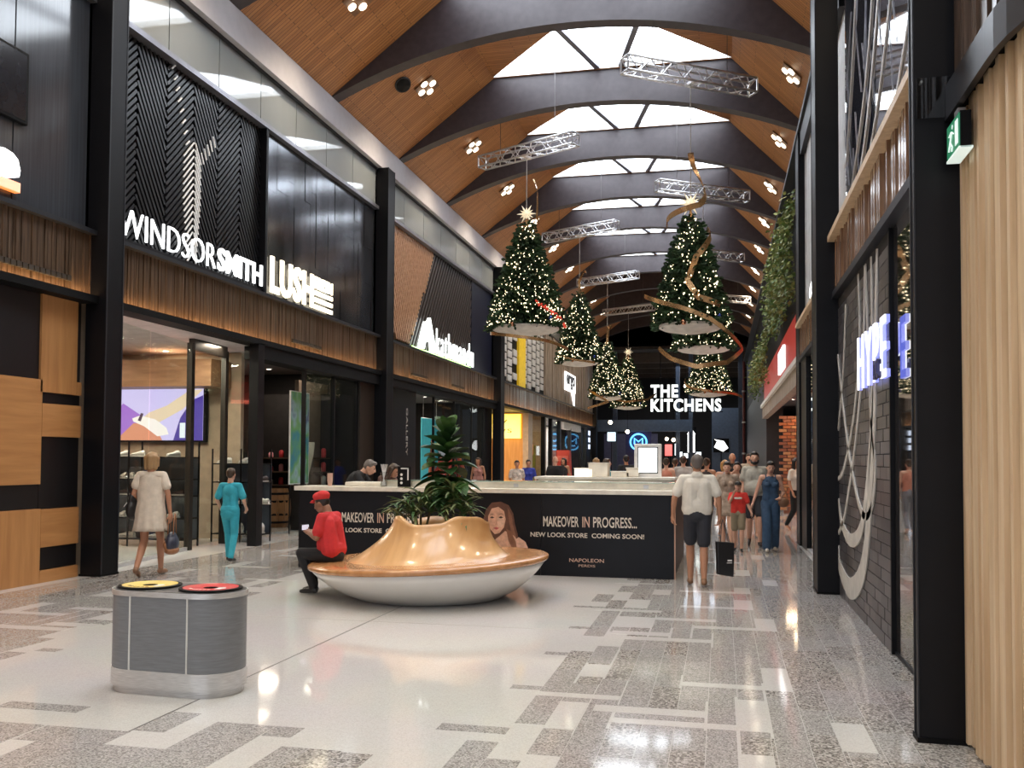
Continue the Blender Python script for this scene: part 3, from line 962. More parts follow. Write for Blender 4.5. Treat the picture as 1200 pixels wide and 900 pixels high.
# video wall
r = thing('video_screen', 'large bright screen showing a foot in a strappy sandal', 'screen')
MB().box(-12.1, 16.88, 1.92, -10.0, 16.98, 3.02).build('frame', BLACKM, r)
t = MB(); sc = []
def smat(name, c, s=1.0): return glow(name, c, s, base=(0.05, 0.05, 0.05))
def shape(nm, pts, c, k, s=1.0):
    t = MB(); t.prism(pts, (-12.05, 16.88 - 0.003 * k, 1.95), XA, ZA, (0, -0.002, 0)); t.build(nm, smat('screen_' + nm, c, s), r)
shape('picture', [(0, 0), (2.0, 0), (2.0, 1.04), (0, 1.04)], (0.75, 0.62, 0.95), 1, 0.88)
shape('violet_shade', [(0, 0.0), (.75, 0.0), (.62, .5), (.2, .75), (0, .5)], (0.55, 0.22, 0.85), 2, 0.66)
shape('orange_glow', [(0.05, 0.0), (1.1, 0.0), (.95, .3), (.45, .35)], (1.0, 0.36, 0.2), 3, 0.72)
shape('blue_shade', [(1.35, 0), (2.0, 0), (2.0, .9), (1.75, .8), (1.5, .45)], (0.10, 0.05, 0.55), 4, 0.50)
shape('leg', [(.62, .42), (.8, .56), (1.2, .70), (1.7, 1.0), (2.0, 1.02), (1.55, .62), (1.15, .42), (.9, .3)], (1.0, 0.72, 0.48), 5, 0.83)
shape('foot', [(.42, .44), (.6, .5), (.95, .42), (1.2, .25), (1.25, .12), (1.0, .08), (.7, .28), (.45, .38)], (1, 0.85, 0.75), 6, 0.99)
shape('sandal_strap', [(.55, .40), (.62, .55), (.68, .54), (.62, .38)], (0.2, 0.1, 0.2), 7, 0.33)
shape('bright_patch', [(1.5, .05), (1.62, .05), (1.62, .35), (1.5, .35)], (1, 1, 1), 8, 0.88)
base(r, -11, 16.9, 1.92)
# shoe shelving
SHOE_W = mat('white_leather', (0.72, 0.70, 0.66), 0.45)
SHOE_D = mat('dark_leather', (0.05, 0.03, 0.03), 0.4)
SHOE_S = mat('rubber_sole', (0.55, 0.52, 0.48), 0.6)
def shoe_meshes(col, boot=False):
    # upper lofted from heel to toe, sole below
    t = MB(); n = 12; secs = []
    prof = [(-.13, .030, .075), (-.10, .036, .095), (-.05, .034, .088), (.0, .036, .066), (.06, .041, .050), (.11, .036, .036), (.14, .015, .022)]
    if boot: prof = [(a, b, c * (1.9 if a < -.02 else 1.1)) for a, b, c in prof]
    for y, w_, h in prof:
        secs.append([(w_ * math.cos(2 * math.pi * j / n), y, 0.022 + max(0, h * 0.5 + h * 0.5 * math.sin(2 * math.pi * j / n))) for j in range(n)])
    b = 0
    for s in secs: t.v += s
    for k in range(len(secs) - 1):
        for j in range(n):
            a = k * n + j; c = k * n + (j + 1) % n
            t.f.append((a, c, c + n, a + n)); t.m.append(0)
    t.f.append(tuple(range(n))); t.m.append(0); t.f.append(tuple(reversed(range((len(secs) - 1) * n, len(secs) * n)))); t.m.append(0)
    up = t.mesh('upper'); up.materials.append(col)
    s = MB(); s.prism([(-.034, -.135), (.034, -.135), (.038, -.05), (.045, .06), (.03, .135), (0, .155), (-.03, .135), (-.045, .06), (-.038, -.05)], (0, 0, 0), XA, YA, (0, 0, 0.024))
    so = s.mesh('sole'); so.materials.append(SHOE_S)
    return up, so
SHOES = {'w': shoe_meshes(SHOE_W), 'd': shoe_meshes(SHOE_D), 'b': shoe_meshes(SHOE_W, True)}
def shoe(kind, x, y, z, rz, label, group):
    r = thing('shoe', label, 'shoe', (x, y, z), rz, group)
    for nm, me in zip(('upper', 'sole'), SHOES[kind]):
        o = bpy.data.objects.new(nm, me); COL.objects.link(o); o.parent = r
        me.polygons.foreach_set('use_smooth', [True] * len(me.polygons)) if nm == 'upper' else None
BOXM = mat('backlit_timber_box', (0.62, 0.42, 0.22), 0.5)
def shelving(name, label, x0, x1, y, zs, d, uprights, kinds, slabel, group, seed):
    r = thing(name, label, 'shelf')
    for u in uprights:
        for yy in (y - d / 2, y + d / 2):
            MB().box(u - .012, yy - .012, 0, u + .012, yy + .012, zs[-1] + (0.28)).build('upright', BLACK, r)
    for z in zs:
        MB().box(x0, y - d / 2, z - .02, x1, y + d / 2, z).build('shelf_board', BLACKM, r)
    MB().box(x0, y + d / 2, zs[0], x1, y + d / 2 + .02, zs[-1]).build('back_panel', mat('blue_grey_back', (0.09, 0.11, 0.14), 0.5), r)
    base(r, (x0 + x1) / 2, y)
    rr = random.Random(seed)
    for zi, z in enumerate(zs):
        xx = x0 + 0.16
        while xx < x1 - 0.12:
            if rr.random() < 0.8:
                k = kinds[zi % len(kinds)]
                lab = {'w': 'white low sneaker ', 'd': 'dark leather shoe ', 'b': 'white high ankle boot '}[k] + slabel
                for dx in (0, 0.11) if rr.random() < .6 else (0,):
                    shoe(k, xx + dx, y - 0.02, z + 0.001, math.radians(rr.choice((90, 70, 110, 160)) + rr.uniform(-12, 12)), lab, k + ' ' + group)
            xx += rr.uniform(0.3, 0.42)
shelving('shoe_shelf', 'black metal shoe shelving below the screen in shoe shop', -11.6, -9.32, 15.35, (0.14, 0.52, 0.92, 1.22, 1.62), 0.4, (-11.6, -10.5, -9.33), 'wwdww', 'on the shelving below the screen', 'shoes below the screen', 4)
shelving('shoe_shelf', 'slim black metal shoe rack behind the corner glass pane', -9.55, -8.52, 16.6, (0.16, 0.72, 1.15, 1.50), 0.4, (-9.55, -8.95, -8.53), 'bwdw', 'on the slim rack behind corner glass', 'shoes on the slim rack', 8)
for x, y, p in ((-9.6, 13.0, 30), (-11.2, 13.6, 40), (-12.4, 15.2, 30), (-10.2, 14.4, 60), (-9.2, 15.6, 34), (-10.6, 16.4, 18)): downlight(x, y, 3.70, p)
for x, y in ((-9.9, 13.6), (-10.5, 14.2)):
    r = thing('pendant_lamp', 'small black pendant lamp hanging inside shoe shop', 'lamp', (x, y, 2.55), group='black pendant lamps in the shoe shop')
    MB().lathe([(0.02, .24), (.07, .2), (.09, 0.0), (.085, 0.0), (.06, .19)], 16).build('shade', BLACKM, r, smooth=40)
    MB().tube([(0, 0, .22), (0, 0, 1.15)], .006, 6).build('cord', BLACKM, r)
    MB().ell((0, 0, .06), .035, .035, .045).build('bulb', glow('bulb_warm', (1, .8, .5), 8, True), r, smooth=True)

# --- soap shop: dark open front, red product shelves, barrel, poster window
struct(MB().box(-14.0, 17.1, 0, -12.2, 22.3, 3.76).build('wall_soap_shop_back', DARKW))
struct(MB().box(-8.7, 16.0, 3.45, -8.3, 22.1, 3.76).build('trim_soap_shop_head', BLACKM))
r = thing('product_shelf', 'dark shelf of red and pink soap products inside soap shop', 'shelf')
for x0, x1 in ((-11.9, -9.4),):
    for z in (0.95, 1.28, 1.62):
        MB().box(x0, 21.3, z - .03, x1, 21.7, z).build('shelf_board', mat('dark_timber', (0.07, 0.04, 0.025), 0.5), r)
    MB().box(x0, 21.7, 0, x1, 21.76, 3.2).build('back_board', DARKW, r)
base(r, -10.6, 21.5)
for z, cols in ((0.95, 'wrw'), (1.28, 'rpr'), (1.62, 'prr')):
    for k in range(9):
        c = cols[k % 3]
        o = MB(); hh = 0.1 + 0.05 * ((k * 7) % 3)
        o.lathe([(0.05, 0), (.062, .02), (.06, hh), (.035, hh + .03), (.0, hh + .035)], 10, (-11.75 + k * 0.28, 21.48, z))
        b = o.build('soap_pot', {'w': SHOE_W, 'r': mat('soap_red', (0.5, 0.04, 0.05), 0.4), 'p': mat('soap_pink', (0.7, 0.3, 0.35), 0.4)}[c], smooth=50)
        tag(b, {'w': 'white', 'r': 'red', 'p': 'pink'}[c] + ' soap pot on dark shelf in soap shop', 'pot', c + ' soap pots')
r = thing('wooden_barrel', 'brown wooden barrel standing inside the dark soap shop', 'barrel', (-10.2, 20.3, 0))
for k in range(14):
    a0, a1 = 2 * math.pi * k / 14, 2 * math.pi * (k + .94) / 14
    t = MB(); pr = [(.30, 0), (.36, .25), (.375, .45), (.36, .65), (.30, .9)]
    for (ra, za), (rb, zb) in zip(pr, pr[1:]):
        t.quad((ra * math.cos(a0), ra * math.sin(a0), za), (ra * math.cos(a1), ra * math.sin(a1), za), (rb * math.cos(a1), rb * math.sin(a1), zb), (rb * math.cos(a0), rb * math.sin(a0), zb))
    t.build('stave', wood('barrel_wood', (0.20, 0.09, 0.03), (0.36, 0.18, 0.07), 0.5, 2, (4, 4, .6)), r, smooth=True)
for z in (.12, .3, .6, .78):
    rr_ = .375 - abs(z - .45) * .12
    MB().lathe([(rr_ - .02, z - .025), (rr_ + .004, z - .025), (rr_ + .004, z + .025), (rr_ - .02, z + .025)], 24).build('hoop', BLACK, r, smooth=40)
MB().lathe([(.29, .86), (0, .86)], 20).build('lid', wood('barrel_wood', (0.2, .09, .03), (.36, .18, .07)), r)
downlight(-10.6, 20.7, 3.758, 26); downlight(-9.4, 18.0, 3.758, 6)
r = thing('soap_shop_window', 'glass display window of soap shop between black panels', 'shopfront')
pane('glass_pane', (-8.55, 18.3), (-8.55, 19.75), 0.1, 3.45, GLASS, r); pane('glass_pane', (-8.55, 19.8), (-8.55, 21.1), 0.1, 3.45, GLASS, r)
for y in (18.25, 19.775, 21.15): MB().box(-8.58, y - .03, 0, -8.50, y + .03, 3.45).build('mullion', BLACK, r)
MB().box(-8.6, 21.18, 0, -8.45, 22.12, 3.45).build('side_panel', mat('bronze_black', (0.03, 0.022, 0.016), 0.35), r)
base(r, -8.55, 19.8)
r = thing('tall_poster', 'tall green and blue picture poster standing in soap shop window', 'poster')
t = MB(); t.box(-8.95, 18.42, 1.05, -8.92, 19.35, 3.05); t.build('board', WHITE, r)
POST = bpy.data.materials.new('poster_print'); POST.use_nodes = True
nt = POST.node_tree; bb = nt.nodes['Principled BSDF']; tc = nt.nodes.new('ShaderNodeTexCoord'); nz = nt.nodes.new('ShaderNodeTexNoise'); nz.inputs['Scale'].default_value = 2.2
nt.links.new(tc.outputs['Object'], nz.inputs['Vector']); rp = nt.nodes.new('ShaderNodeValToRGB')
for p, c in ((0.35, (0.05, 0.22, 0.28, 1)), (0.5, (0.16, 0.34, 0.10, 1)), (0.62, (0.30, 0.42, 0.45, 1)), (0.75, (0.10, 0.10, 0.22, 1))):
    e = rp.color_ramp.elements.new(p); e.color = c
nt.links.new(nz.outputs['Fac'], rp.inputs['Fac']); nt.links.new(rp.outputs['Color'], bb.inputs['Base Color']); nt.links.new(rp.outputs['Color'], bb.inputs['Emission Color']); bb.inputs['Emission Strength'].default_value = 0.06
MB().box(-8.92, 18.44, 1.07, -8.917, 19.33, 3.03).build('print', POST, r)
for yy in (18.5, 19.25): MB().box(-8.97, yy, 0, -8.95, yy + .03, 1.3).build('stand_leg', BLACK, r)
base(r, -8.93, 18.9, 1.05)
struct(MB().box(-9.8, 20.45, 0, -9.7, 22.1, 3.45).build('wall_window_back', mat('window_back_taupe', (0.16, 0.12, 0.09), 0.6)))
downlight(-9.2, 20.6, 3.758, 9)
r = thing('paper_bag_display', 'pale crinkled cone display in soap shop window', 'display', (-9.2, 19.75, 0.95))
MB().lathe([(.06, 0), (.1, .3), (.2, .75), (.22, 1.0), (.2, 1.02)], 12).build('cone', mat('crinkled_paper', (0.62, 0.5, 0.38), 0.7, bump=0.6, bscale=14), r)
MB().box(-.2, -.25, -.95, .2, .25, 0).build('plinth', DARKW, r)

# --- outdoor shop (bay 2)
struct(MB().box(-8.7, 22.6, 3.5, -8.3, 34.6, 3.76).build('trim_outdoor_shop_head', BLACKM))
struct(MB().box(-8.7, 22.6, 0, -8.45, 25.4, 3.5).build('wall_pier_left', mat('pier_black', (0.010, 0.009, 0.010), 0.25)))
r = thing('vertical_wall_lettering', 'thin upright pale lettering on black pier beside outdoor shop', 'lettering')
text('GALLERY', (-8.448, 24.55, 3.0), -ZA, YA, 1.3, 0.14, 0.004, mat('dull_letter', (0.45, 0.42, 0.38), 0.5), r)
base(r, -8.45, 24.6, 1.7)
struct(MB().box(-13.0, 22.6, 0, -12.9, 34.6, 3.5).build('wall_outdoor_shop_back', mat('taupe_wall', (0.20, 0.17, 0.14), 0.6)))
r = thing('outdoor_shop_window', 'clear glass shopfront of outdoor clothing shop', 'shopfront')
for a, b in ((27.6, 29.8), (29.85, 32.0), (32.05, 33.6)): pane('glass_pane', (-8.6, a), (-8.6, b), .1, 3.5, GLASS, r)
for y in (27.55, 29.82, 32.02): MB().box(-8.64, y - .025, 0, -8.57, y + .025, 3.5).build('mullion', BLACK, r)
MB().box(-8.66, 33.6, 0, -8.5, 34.58, 3.5).build('side_panel', BLACK, r)
base(r, -8.6, 30.5)
struct(MB().box(-9.9, 25.4, 0, -9.8, 27.4, 3.5).build('wall_entrance_side', mat('brown_entrance', (0.12, 0.075, 0.05), 0.6)))
for y, p in ((26.5, 20), (29, 42), (31, 42), (33, 30)): downlight(-10.0, y, 3.758, p)
r = thing('teal_banner', 'teal picture banner hanging behind outdoor shop glass', 'banner')
MB().box(-9.9, 30.3, 0.9, -9.87, 32.2, 3.0).build('cloth', mat('teal_cloth', (0.05, 0.32, 0.36), 0.6, emit=(0.05, 0.4, 0.45), estr=0.25), r)
t = MB(); t.prism([(0.7, 0), (1.6, 0), (1.5, .9), (1.1, 1.5), (.95, .9)], (-9.868, 30.3, .9), YA, ZA, (.004, 0, 0)); t.build('figure_print', mat('orange_print', (0.6, 0.2, 0.1), 0.6), r)
MB().tube([(-9.885, 30.3, 3.0), (-9.885, 32.2, 3.0)], .015, 6).build('rail', STEEL, r)
for yy in (30.5, 32.0): MB().tube([(-9.885, yy, 3.0), (-9.885, yy, 3.76)], .006, 6).build('hanging_wire', STEEL, r)
base(r, -9.88, 31.2, .9)
COAT = [mat('coat_red', (0.45, 0.05, 0.04), 0.7), mat('coat_orange', (0.6, 0.16, 0.05), 0.7), mat('coat_dark', (0.04, 0.04, 0.06), 0.7)]
for k in range(6):
    g = thing('hanging_jacket', ('red', 'orange', 'dark')[k % 3] + ' jacket hanging on the rail in outdoor shop', 'jacket', (-9.4, 31.6 + k * 0.28, 0.9), group=('red', 'orange', 'dark')[k % 3] + ' jackets on the rail')
    t = MB(); t.prism([(-.22, 0), (.22, 0), (.2, .55), (.34, .2), (.4, .28), (.2, .78), (.06, .84), (-.06, .84), (-.2, .78), (-.4, .28), (-.34, .2), (-.2, .55)], (0, 0, 0), XA, ZA, (0, .1, 0))
    t.build('body', COAT[k % 3], g); MB().tube([(0, .05, .84), (0, .05, .92), (.03, .05, .95)], .006, 6).build('hanger_hook', STEEL, g)
g = thing('clothes_rail', 'steel clothes rail carrying jackets in outdoor shop', 'clothes rail', (-9.4, 32.3, 0))
MB().tube([(0, -.9, 0), (0, -.9, 1.84), (0, 1.1, 1.84), (0, 1.1, 0)], .015, 8).build('tube_frame', STEEL, g)
MB().box(-.2, -.95, 0, .2, 1.15, .03).build('foot', STEEL, g)

# --- yellow gift shop and white shop (bay 3)
WOODW = wood('lit_plywood', (0.55, 0.28, 0.09), (0.68, 0.38, 0.14), 0.5, 2, (5, 5, .5))
struct(MB().box(-12.0, 35.3, 0, -11.9, 46.2, 3.7).build('wall_gift_shop_back', WOODW))
struct(MB().box(-11.9, 41.9, 0, -8.75, 42.0, 3.7).build('wall_gift_shop_side', WOODW))
struct(MB().box(-8.75, 41.6, 0, -8.5, 42.6, 3.7).build('wall_gift_shop_pier', mat('pier_beige', (0.45, 0.36, 0.27), 0.5)))
r = thing('yellow_lit_sign', 'bright yellow backlit sign with thin script inside gift shop', 'sign')
MB().box(-11.4, 41.75, 2.55, -8.9, 41.9, 3.66).build('light_box', glow('yellow_light', (1.0, 0.66, 0.03), 1.5), r)
text('lilly', (-10.6, 41.75, 3.12), XA, ZA, 1.1, .38, .01, BLACKM, r, bold=-.01); text('days', (-10.5, 41.75, 2.72), XA, ZA, 1.2, .36, .01, BLACKM, r, bold=-.01)
base(r, -10.2, 41.8, 2.55)
r = thing('gift_shop_window', 'glass shopfront with yellow tinted film beside plywood shop', 'shopfront')
pane('glass_pane', (-8.6, 42.65), (-8.6, 45.7), .1, 3.7, GLASS, r)
pane('yellow_film', (-8.95, 43.2), (-8.95, 45.6), .1, 2.3, mat('yellow_film', (0.55, 0.42, 0.04), 0.5), r)
for y in (45.8, 47.8): MB().box(-8.7, y - .12, 0, -8.5, y + .12, 3.72).build('mullion', BLACK, r)
base(r, -8.6, 44.2)
for y, p in ((37, 90), (39.5, 90), (44, 80)): downlight(-10.0, y, 3.758, p, (1, .72, .42))
struct(MB().box(-11.0, 46.3, 0, -10.9, 63.4, 3.7).build('wall_white_shop_back', WHITE))
r = thing('white_shop_front', 'white shop entrance with black framed glass doors', 'shopfront')
MB().box(-8.7, 51.5, 3.3, -8.5, 58, 3.72).build('header', WHITE, r)
for y in (50.4, 54.0, 58.4, 60.6): MB().box(-8.7, y - .16, 0, -8.5, y + .16, 3.4 if y > 51 else 3.7).build('post', BLACK, r)
pane('glass_pane', (-8.6, 48), (-8.6, 50.3), .1, 3.6, GLASS, r); pane('door_leaf', (-8.9, 54.3), (-8.6, 58.2), .05, 3.2, glass('frosted', (.8, .8, .78), .3), r)
pane('glass_pane', (-8.6, 58.7), (-8.6, 60.4), .1, 3.6, GLASS, r)
MB().box(-8.72, 60.8, 0, -8.5, 62.5, 3.72).build('side_panel', CHAR, r)
for z in (2.3, 2.75, 3.2): MB().box(-8.5, 61.3, z, -8.47, 62.0, z + .3).build('lit_panel', glow('small_lit_panel', (.7, .8, 1), 1.0), r)
base(r, -8.6, 55)
for y, p in ((49, 90), (53, 110), (57, 110), (60, 60)): downlight(-9.8, y, 3.758, p, (1, .93, .84))
r = thing('red_display_stand', 'red upright card stand in white shop entrance', 'display stand', (-8.3, 50.2, 0))
t = MB(); t.prism([(-.45, 0), (.45, 0), (.35, 2.1), (-.35, 2.1)], (0, -.3, 0), XA, ZA, (0, .6, 0)); t.build('body', mat('card_red', (.5, .05, .03), .5), r)
for z in (.5, 1.0, 1.5): MB().box(-.3, -.36, z, .3, -.3, z + .3).build('pocket', mat('card_red_light', (.6, .12, .08), .5), r)
# ================================================================== right facade
RX = 1.40
GR_ = 'black columns along the shoe shop side'
column(1.115, 5.85, 1.37, 5.97, 9.0, 'wide black steel column beside curved pale slat wall', GR_)
column(1.15, 12.0, 1.42, 12.55, 8.0, 'black steel column at the far end of grey brick wall', GR_)
column(1.47, 18.7, 1.75, 19.4, 8.0, 'black steel column before the red shopfront', GR_)

# --- curved pale slat wall with fascia ring and exit sign
r = thing('pale_slat_wall', 'curved wall of pale upright timber slats beside black column', 'slat wall')
def drum(s, off=0.0):
    """plan curve of the drum: straight at first, then bending away to the right; s in metres from the column"""
    s0 = 0.9
    if s < s0: return Vector((1.40 - off, 5.84 - s, 0)), Vector((-1, 0, 0))
    R = 1.5; a = (s - s0) / R
    return Vector((1.40 + R - (R + off) * math.cos(a), 5.84 - s0 - (R + off) * math.sin(a), 0)), Vector((-math.cos(a), -math.sin(a), 0))
rr = random.Random(21); s = 0.0
while s < 3.2:
    wd = rr.uniform(0.045, 0.06)
    p, n = drum(s + wd / 2); tdir = Vector((-n.y, n.x, 0)); dep = rr.choice((0.0, 0.012, 0.03))
    t = MB(); t.obox(p + n * (dep - 0.04) + ZA * 1.84, tdir * (wd / 2 - 0.0015), n * 0.05, ZA * 1.82)
    t.build('slat', TIMBER_L, r); s += wd
base(r, 1.6, 4.8)
def ring(t, s0, s1, o0, o1, z0, z1, n=24, mi=0):
    P = []
    for k in range(n + 1):
        s = s0 + (s1 - s0) * k / n
        a, _ = drum(s, o0); b, _ = drum(s, o1); P.append((a, b))
    for (a, b), (c, d) in zip(P, P[1:]):
        A = [Vector((q.x, q.y, z)) for q in (a, b, d, c) for z in (z0,)]; B = [Vector((q.x, q.y, z1)) for q in (a, b, d, c)]
        t.poly([tuple(q) for q in A], mi); t.poly([tuple(q) for q in reversed(B)], mi)
        for k in range(4): t.poly([tuple(A[k]), tuple(B[k]), tuple(B[(k + 1) % 4]), tuple(A[(k + 1) % 4])], mi)
    for k, e in ((0, P[0]), (1, P[-1])):
        t.poly([(e[0].x, e[0].y, z0), (e[1].x, e[1].y, z0), (e[1].x, e[1].y, z1), (e[0].x, e[0].y, z1)], mi)
r = thing('curved_fascia', 'curved black soffit ring with walnut strips above pale slats', 'fascia')
t = MB(); ring(t, 0.0, 3.4, 0.085, 0.12, 3.60, 3.80); t.build('black_ring', mat('ring_black', (0.02, 0.02, 0.024), 0.3, 0.3), r, smooth=30, fix=True)
t = MB(); ring(t, 0.0, 3.4, -0.12, 0.085, 3.67, 3.72); t.build('soffit', BLACKM, r, fix=True)
t = MB(); s = 0.03; rr = random.Random(4)
while s < 3.3:
    p, n = drum(s); wd = rr.uniform(.05, .08); td = Vector((-n.y, n.x, 0))
    t.obox(p + n * (0.02 + rr.uniform(0, .03)) + ZA * 4.28, td * wd / 2, n * 0.04, ZA * 0.48); s += wd
stuff(t.build('walnut_strips', TIMBER_D, r)); base(r, 1.5, 4.8, 3.6)
r = thing('exit_sign', 'small green running man exit sign under curved black soffit', 'exit sign')
MB().box(1.33, 5.28, 3.40, 1.40, 5.62, 3.64).build('body', BLACKM, r)
EXG = glow('exit_green', (0.05, 0.5, 0.25), 0.18, True, (.03, .2, .1)); EXW = glow('exit_white', (0.8, 1, 0.92), 0.45, True)
MB().box(1.322, 5.29, 3.42, 1.33, 5.61, 3.63).build('green_face', EXG, r)
MB().box(1.32, 5.28, 3.395, 1.41, 5.62, 3.41).build('light_edge', EXW, r)
t = MB()
t.box(1.318, 5.31, 3.44, 1.322, 5.38, 3.60)
t.build('door_pictogram', EXW, r)
t = MB()
for a, b in (((5.50, 3.50), (5.46, 3.56)), ((5.46, 3.56), (5.41, 3.53)), ((5.50, 3.50), (5.45, 3.46)), ((5.45, 3.46), (5.46, 3.43)), ((5.50, 3.50), (5.54, 3.45)), ((5.47, 3.56), (5.53, 3.545))):
    t.bar((1.32, a[0], a[1]), (1.32, b[0], b[1]), .003, .018, up=(1, 0, 0))
t.ell((1.32, 5.455, 3.592), .002, .016, .016)
t.build('running_figure', EXW, r)
MB().tube([(1.37, 5.45, 3.64), (1.37, 5.45, 3.80)], .018, 8).build('stem', BLACKM, r)
MB().box(1.345, 5.40, 3.655, 1.395, 5.50, 3.70).build('bracket', ALU, r)
base(r, 1.36, 5.45, 3.39)
r.location = (1.30, 5.60, 3.32)
r.scale = (.8, .85, .85)
r = thing('glass_canopy_bracket', 'square clear acrylic plate fixed on the black column', 'bracket')
MB().box(1.12, 5.80, 3.62, 1.34, 5.81, 3.86).build('plate', glass('acrylic', (.75, .75, .75), .8), r)
for x in (1.15, 1.31):
    MB().tube([(x, 5.81, 3.84), (x, 5.86, 3.84)], .008, 6).build('stud', STEEL, r)
base(r, 1.23, 5.8, 3.62)

# --- brick shopfront with swirl lines
struct(MB().box(1.62, 5.97, 0, 1.8, 12.0, 3.72).build('wall_right_core', CHAR))
r = thing('grey_brick_wall', 'dark grey glazed brick shop wall with pale looping ribbon lines', 'brick wall')
BRK = [mat('brick_grey', (0.075, 0.068, 0.070), 0.28, spec=0.7), mat('brick_grey_dark', (0.055, 0.050, 0.053), 0.3, spec=0.7), mat('brick_grey_light', (0.10, 0.09, 0.092), 0.3, spec=0.7)]
bl, bh = 0.34, 0.112
rr = random.Random(33)
cells = []
nz = int(3.55 / bh)
for k in range(nz):
    y = 8.46 - (bl / 2 if k % 2 else 0)
    while y < 12.0:
        a, b = max(y, 8.46), min(y + bl, 11.99)
        if b - a > .05: cells.append((a, b, k * bh, rr.randrange(3)))
        y += bl
cells.sort(key=lambda c: c[0])
bcache = {}
rest = MB()
for i, (a, b, z, mi) in enumerate(cells):
    key = (round(b - a, 3), mi)
    if i < 300:
        if key not in bcache:
            h = (b - a) / 2 - .004
            me = MB().box(-.05, -h, .004, .05, h, bh - .004).mesh('brick'); me.materials.append(BRK[mi]); bcache[key] = me
        o = bpy.data.objects.new('brick', bcache[key]); COL.objects.link(o); o.location = (1.45 + rr.uniform(-.003, .003), (a + b) / 2, z); o.parent = r
    else:
        rest.box(1.40, a + .004, z + .004, 1.5, b - .004, z + bh - .004, mi)
if rest.v: stuff(rest.build('far_bricks', BRK, r))
MB().box(1.408, 8.46, 0, 1.62, 12.0, 3.6).build('mortar', mat('dark_mortar', (0.03, 0.028, 0.028), 0.8), r)
MB().box(1.395, 8.42, 0, 1.62, 8.46, 3.6).build('edge_trim', BLACK, r)
# ribbon lines: tapering curved strips on the brick face
RIB = mat('ribbon_line', (0.55, 0.52, 0.47), 0.5)
def ribbon(ctrl, w0, w1, x=1.386):
    """ctrl: (y,z) control points, Catmull-Rom, width from w0 to w1"""
    pts = []
    c = [ctrl[0]] + ctrl + [ctrl[-1]]
    for i in range(1, len(c) - 2):
        for k in range(10):
            t_ = k / 10
            f = lambda q: 0.5 * ((2 * c[i][q]) + (-c[i - 1][q] + c[i + 1][q]) * t_ + (2 * c[i - 1][q] - 5 * c[i][q] + 4 * c[i + 1][q] - c[i + 2][q]) * t_ ** 2 + (-c[i - 1][q] + 3 * c[i][q] - 3 * c[i + 1][q] + c[i + 2][q]) * t_ ** 3)
            pts.append((f(0), f(1)))
    pts.append(ctrl[-1]); n = len(pts); t = MB(); L = []; R_ = []
    for k, p in enumerate(pts):
        a = pts[max(0, k - 1)]; b = pts[min(n - 1, k + 1)]; d = Vector((b[0] - a[0], b[1] - a[1])).normalized(); w = (w0 + (w1 - w0) * math.sin(math.pi * min(1, k / n * 1.0)) if w1 > w0 else w0) / 2
        L.append((p[0] - d.y * w, p[1] + d.x * w)); R_.append((p[0] + d.y * w, p[1] - d.x * w))
    for k in range(n - 1):
        for xx, rev in ((x, False), (x + .012, True)):
            q = [(xx, *L[k]), (xx, *R_[k]), (xx, *R_[k + 1]), (xx, *L[k + 1])]
            t.poly(q[::-1] if rev else q)
        t.poly([(x, *L[k]), (x, *L[k + 1]), (x + .012, *L[k + 1]), (x + .012, *L[k])]); t.poly([(x, *R_[k + 1]), (x, *R_[k]), (x + .012, *R_[k]), (x + .012, *R_[k + 1])])
    return t
ribbon([(9.0, 3.55), (9.15, 2.6), (9.35, 1.7), (9.9, .62), (10.9, .22), (11.9, .35), (11.98, .6)], .05, .26).build('ribbon', RIB, r)
ribbon([(9.35, 3.55), (9.3, 2.6), (9.4, 1.9), (10.0, 1.0), (10.9, .75), (11.7, .9), (11.98, 1.15)], .04, .16).build('ribbon', RIB, r)
ribbon([(9.75, 3.55), (9.9, 2.7), (10.5, 1.8), (11.4, 1.0), (11.98, .75)], .05, .07).build('ribbon', RIB, r)
ribbon([(10.2, 3.55), (10.15, 2.8), (10.6, 2.1), (11.4, 1.55), (11.98, 1.4)], .05, .07).build('ribbon', RIB, r)
ribbon([(9.7, 3.55), (9.6, 2.9), (9.45, 2.1), (9.2, 1.5), (9.6, 1.1), (10.3, 1.2), (11.2, 1.9), (11.98, 2.9)], .05, .08).build('ribbon', RIB, r)
ribbon([(11.2, 3.4), (11.5, 2.6), (11.98, 2.0)], .05, .06).build('ribbon', RIB, r)
base(r, 1.45, 10.2)
r = thing('sneaker_shop_sign', 'four glowing white block letters with blue sides on grey brick', 'sign')
HB = glow('blue_letter_side', (0.15, 0.2, 1.0), 0.7)
for ob in text('HYPE', (1.37, 9.85, 2.32), -YA, ZA, 1.62, 0.52, 0.03, HB, r, bold=0.0, spacing=1.2, name='letter_side'): pass
text('HYPE', (1.34, 9.85, 2.32), -YA, ZA, 1.62, 0.52, 0.012, glow('block_letter_white', (.92, .95, 1), 1.0), r, bold=0.0, spacing=1.2)
text('DC', (1.32, 8.62, 2.32), -YA, ZA, 0.26, 0.17, 0.03, mat('letter_dark', (.05, .05, .15), .4), r, bold=0.03)
base(r, 1.34, 9.2, 2.26)
# mirror-like window between brick and column
r = thing('dark_shop_window', 'narrow dark reflective shop window between brick wall and column', 'window')
MB().box(1.43, 6.0, 0.02, 1.45, 8.40, 3.6).build('pane', mat('dark_mirror_glass', (0.035, 0.03, 0.026), 0.02, 0.0, spec=1.0, coat=1.0), r)
MB().box(1.42, 6.0, 0, 1.47, 8.42, .03).build('sill', BLACK, r)
base(r, 1.44, 7.2)
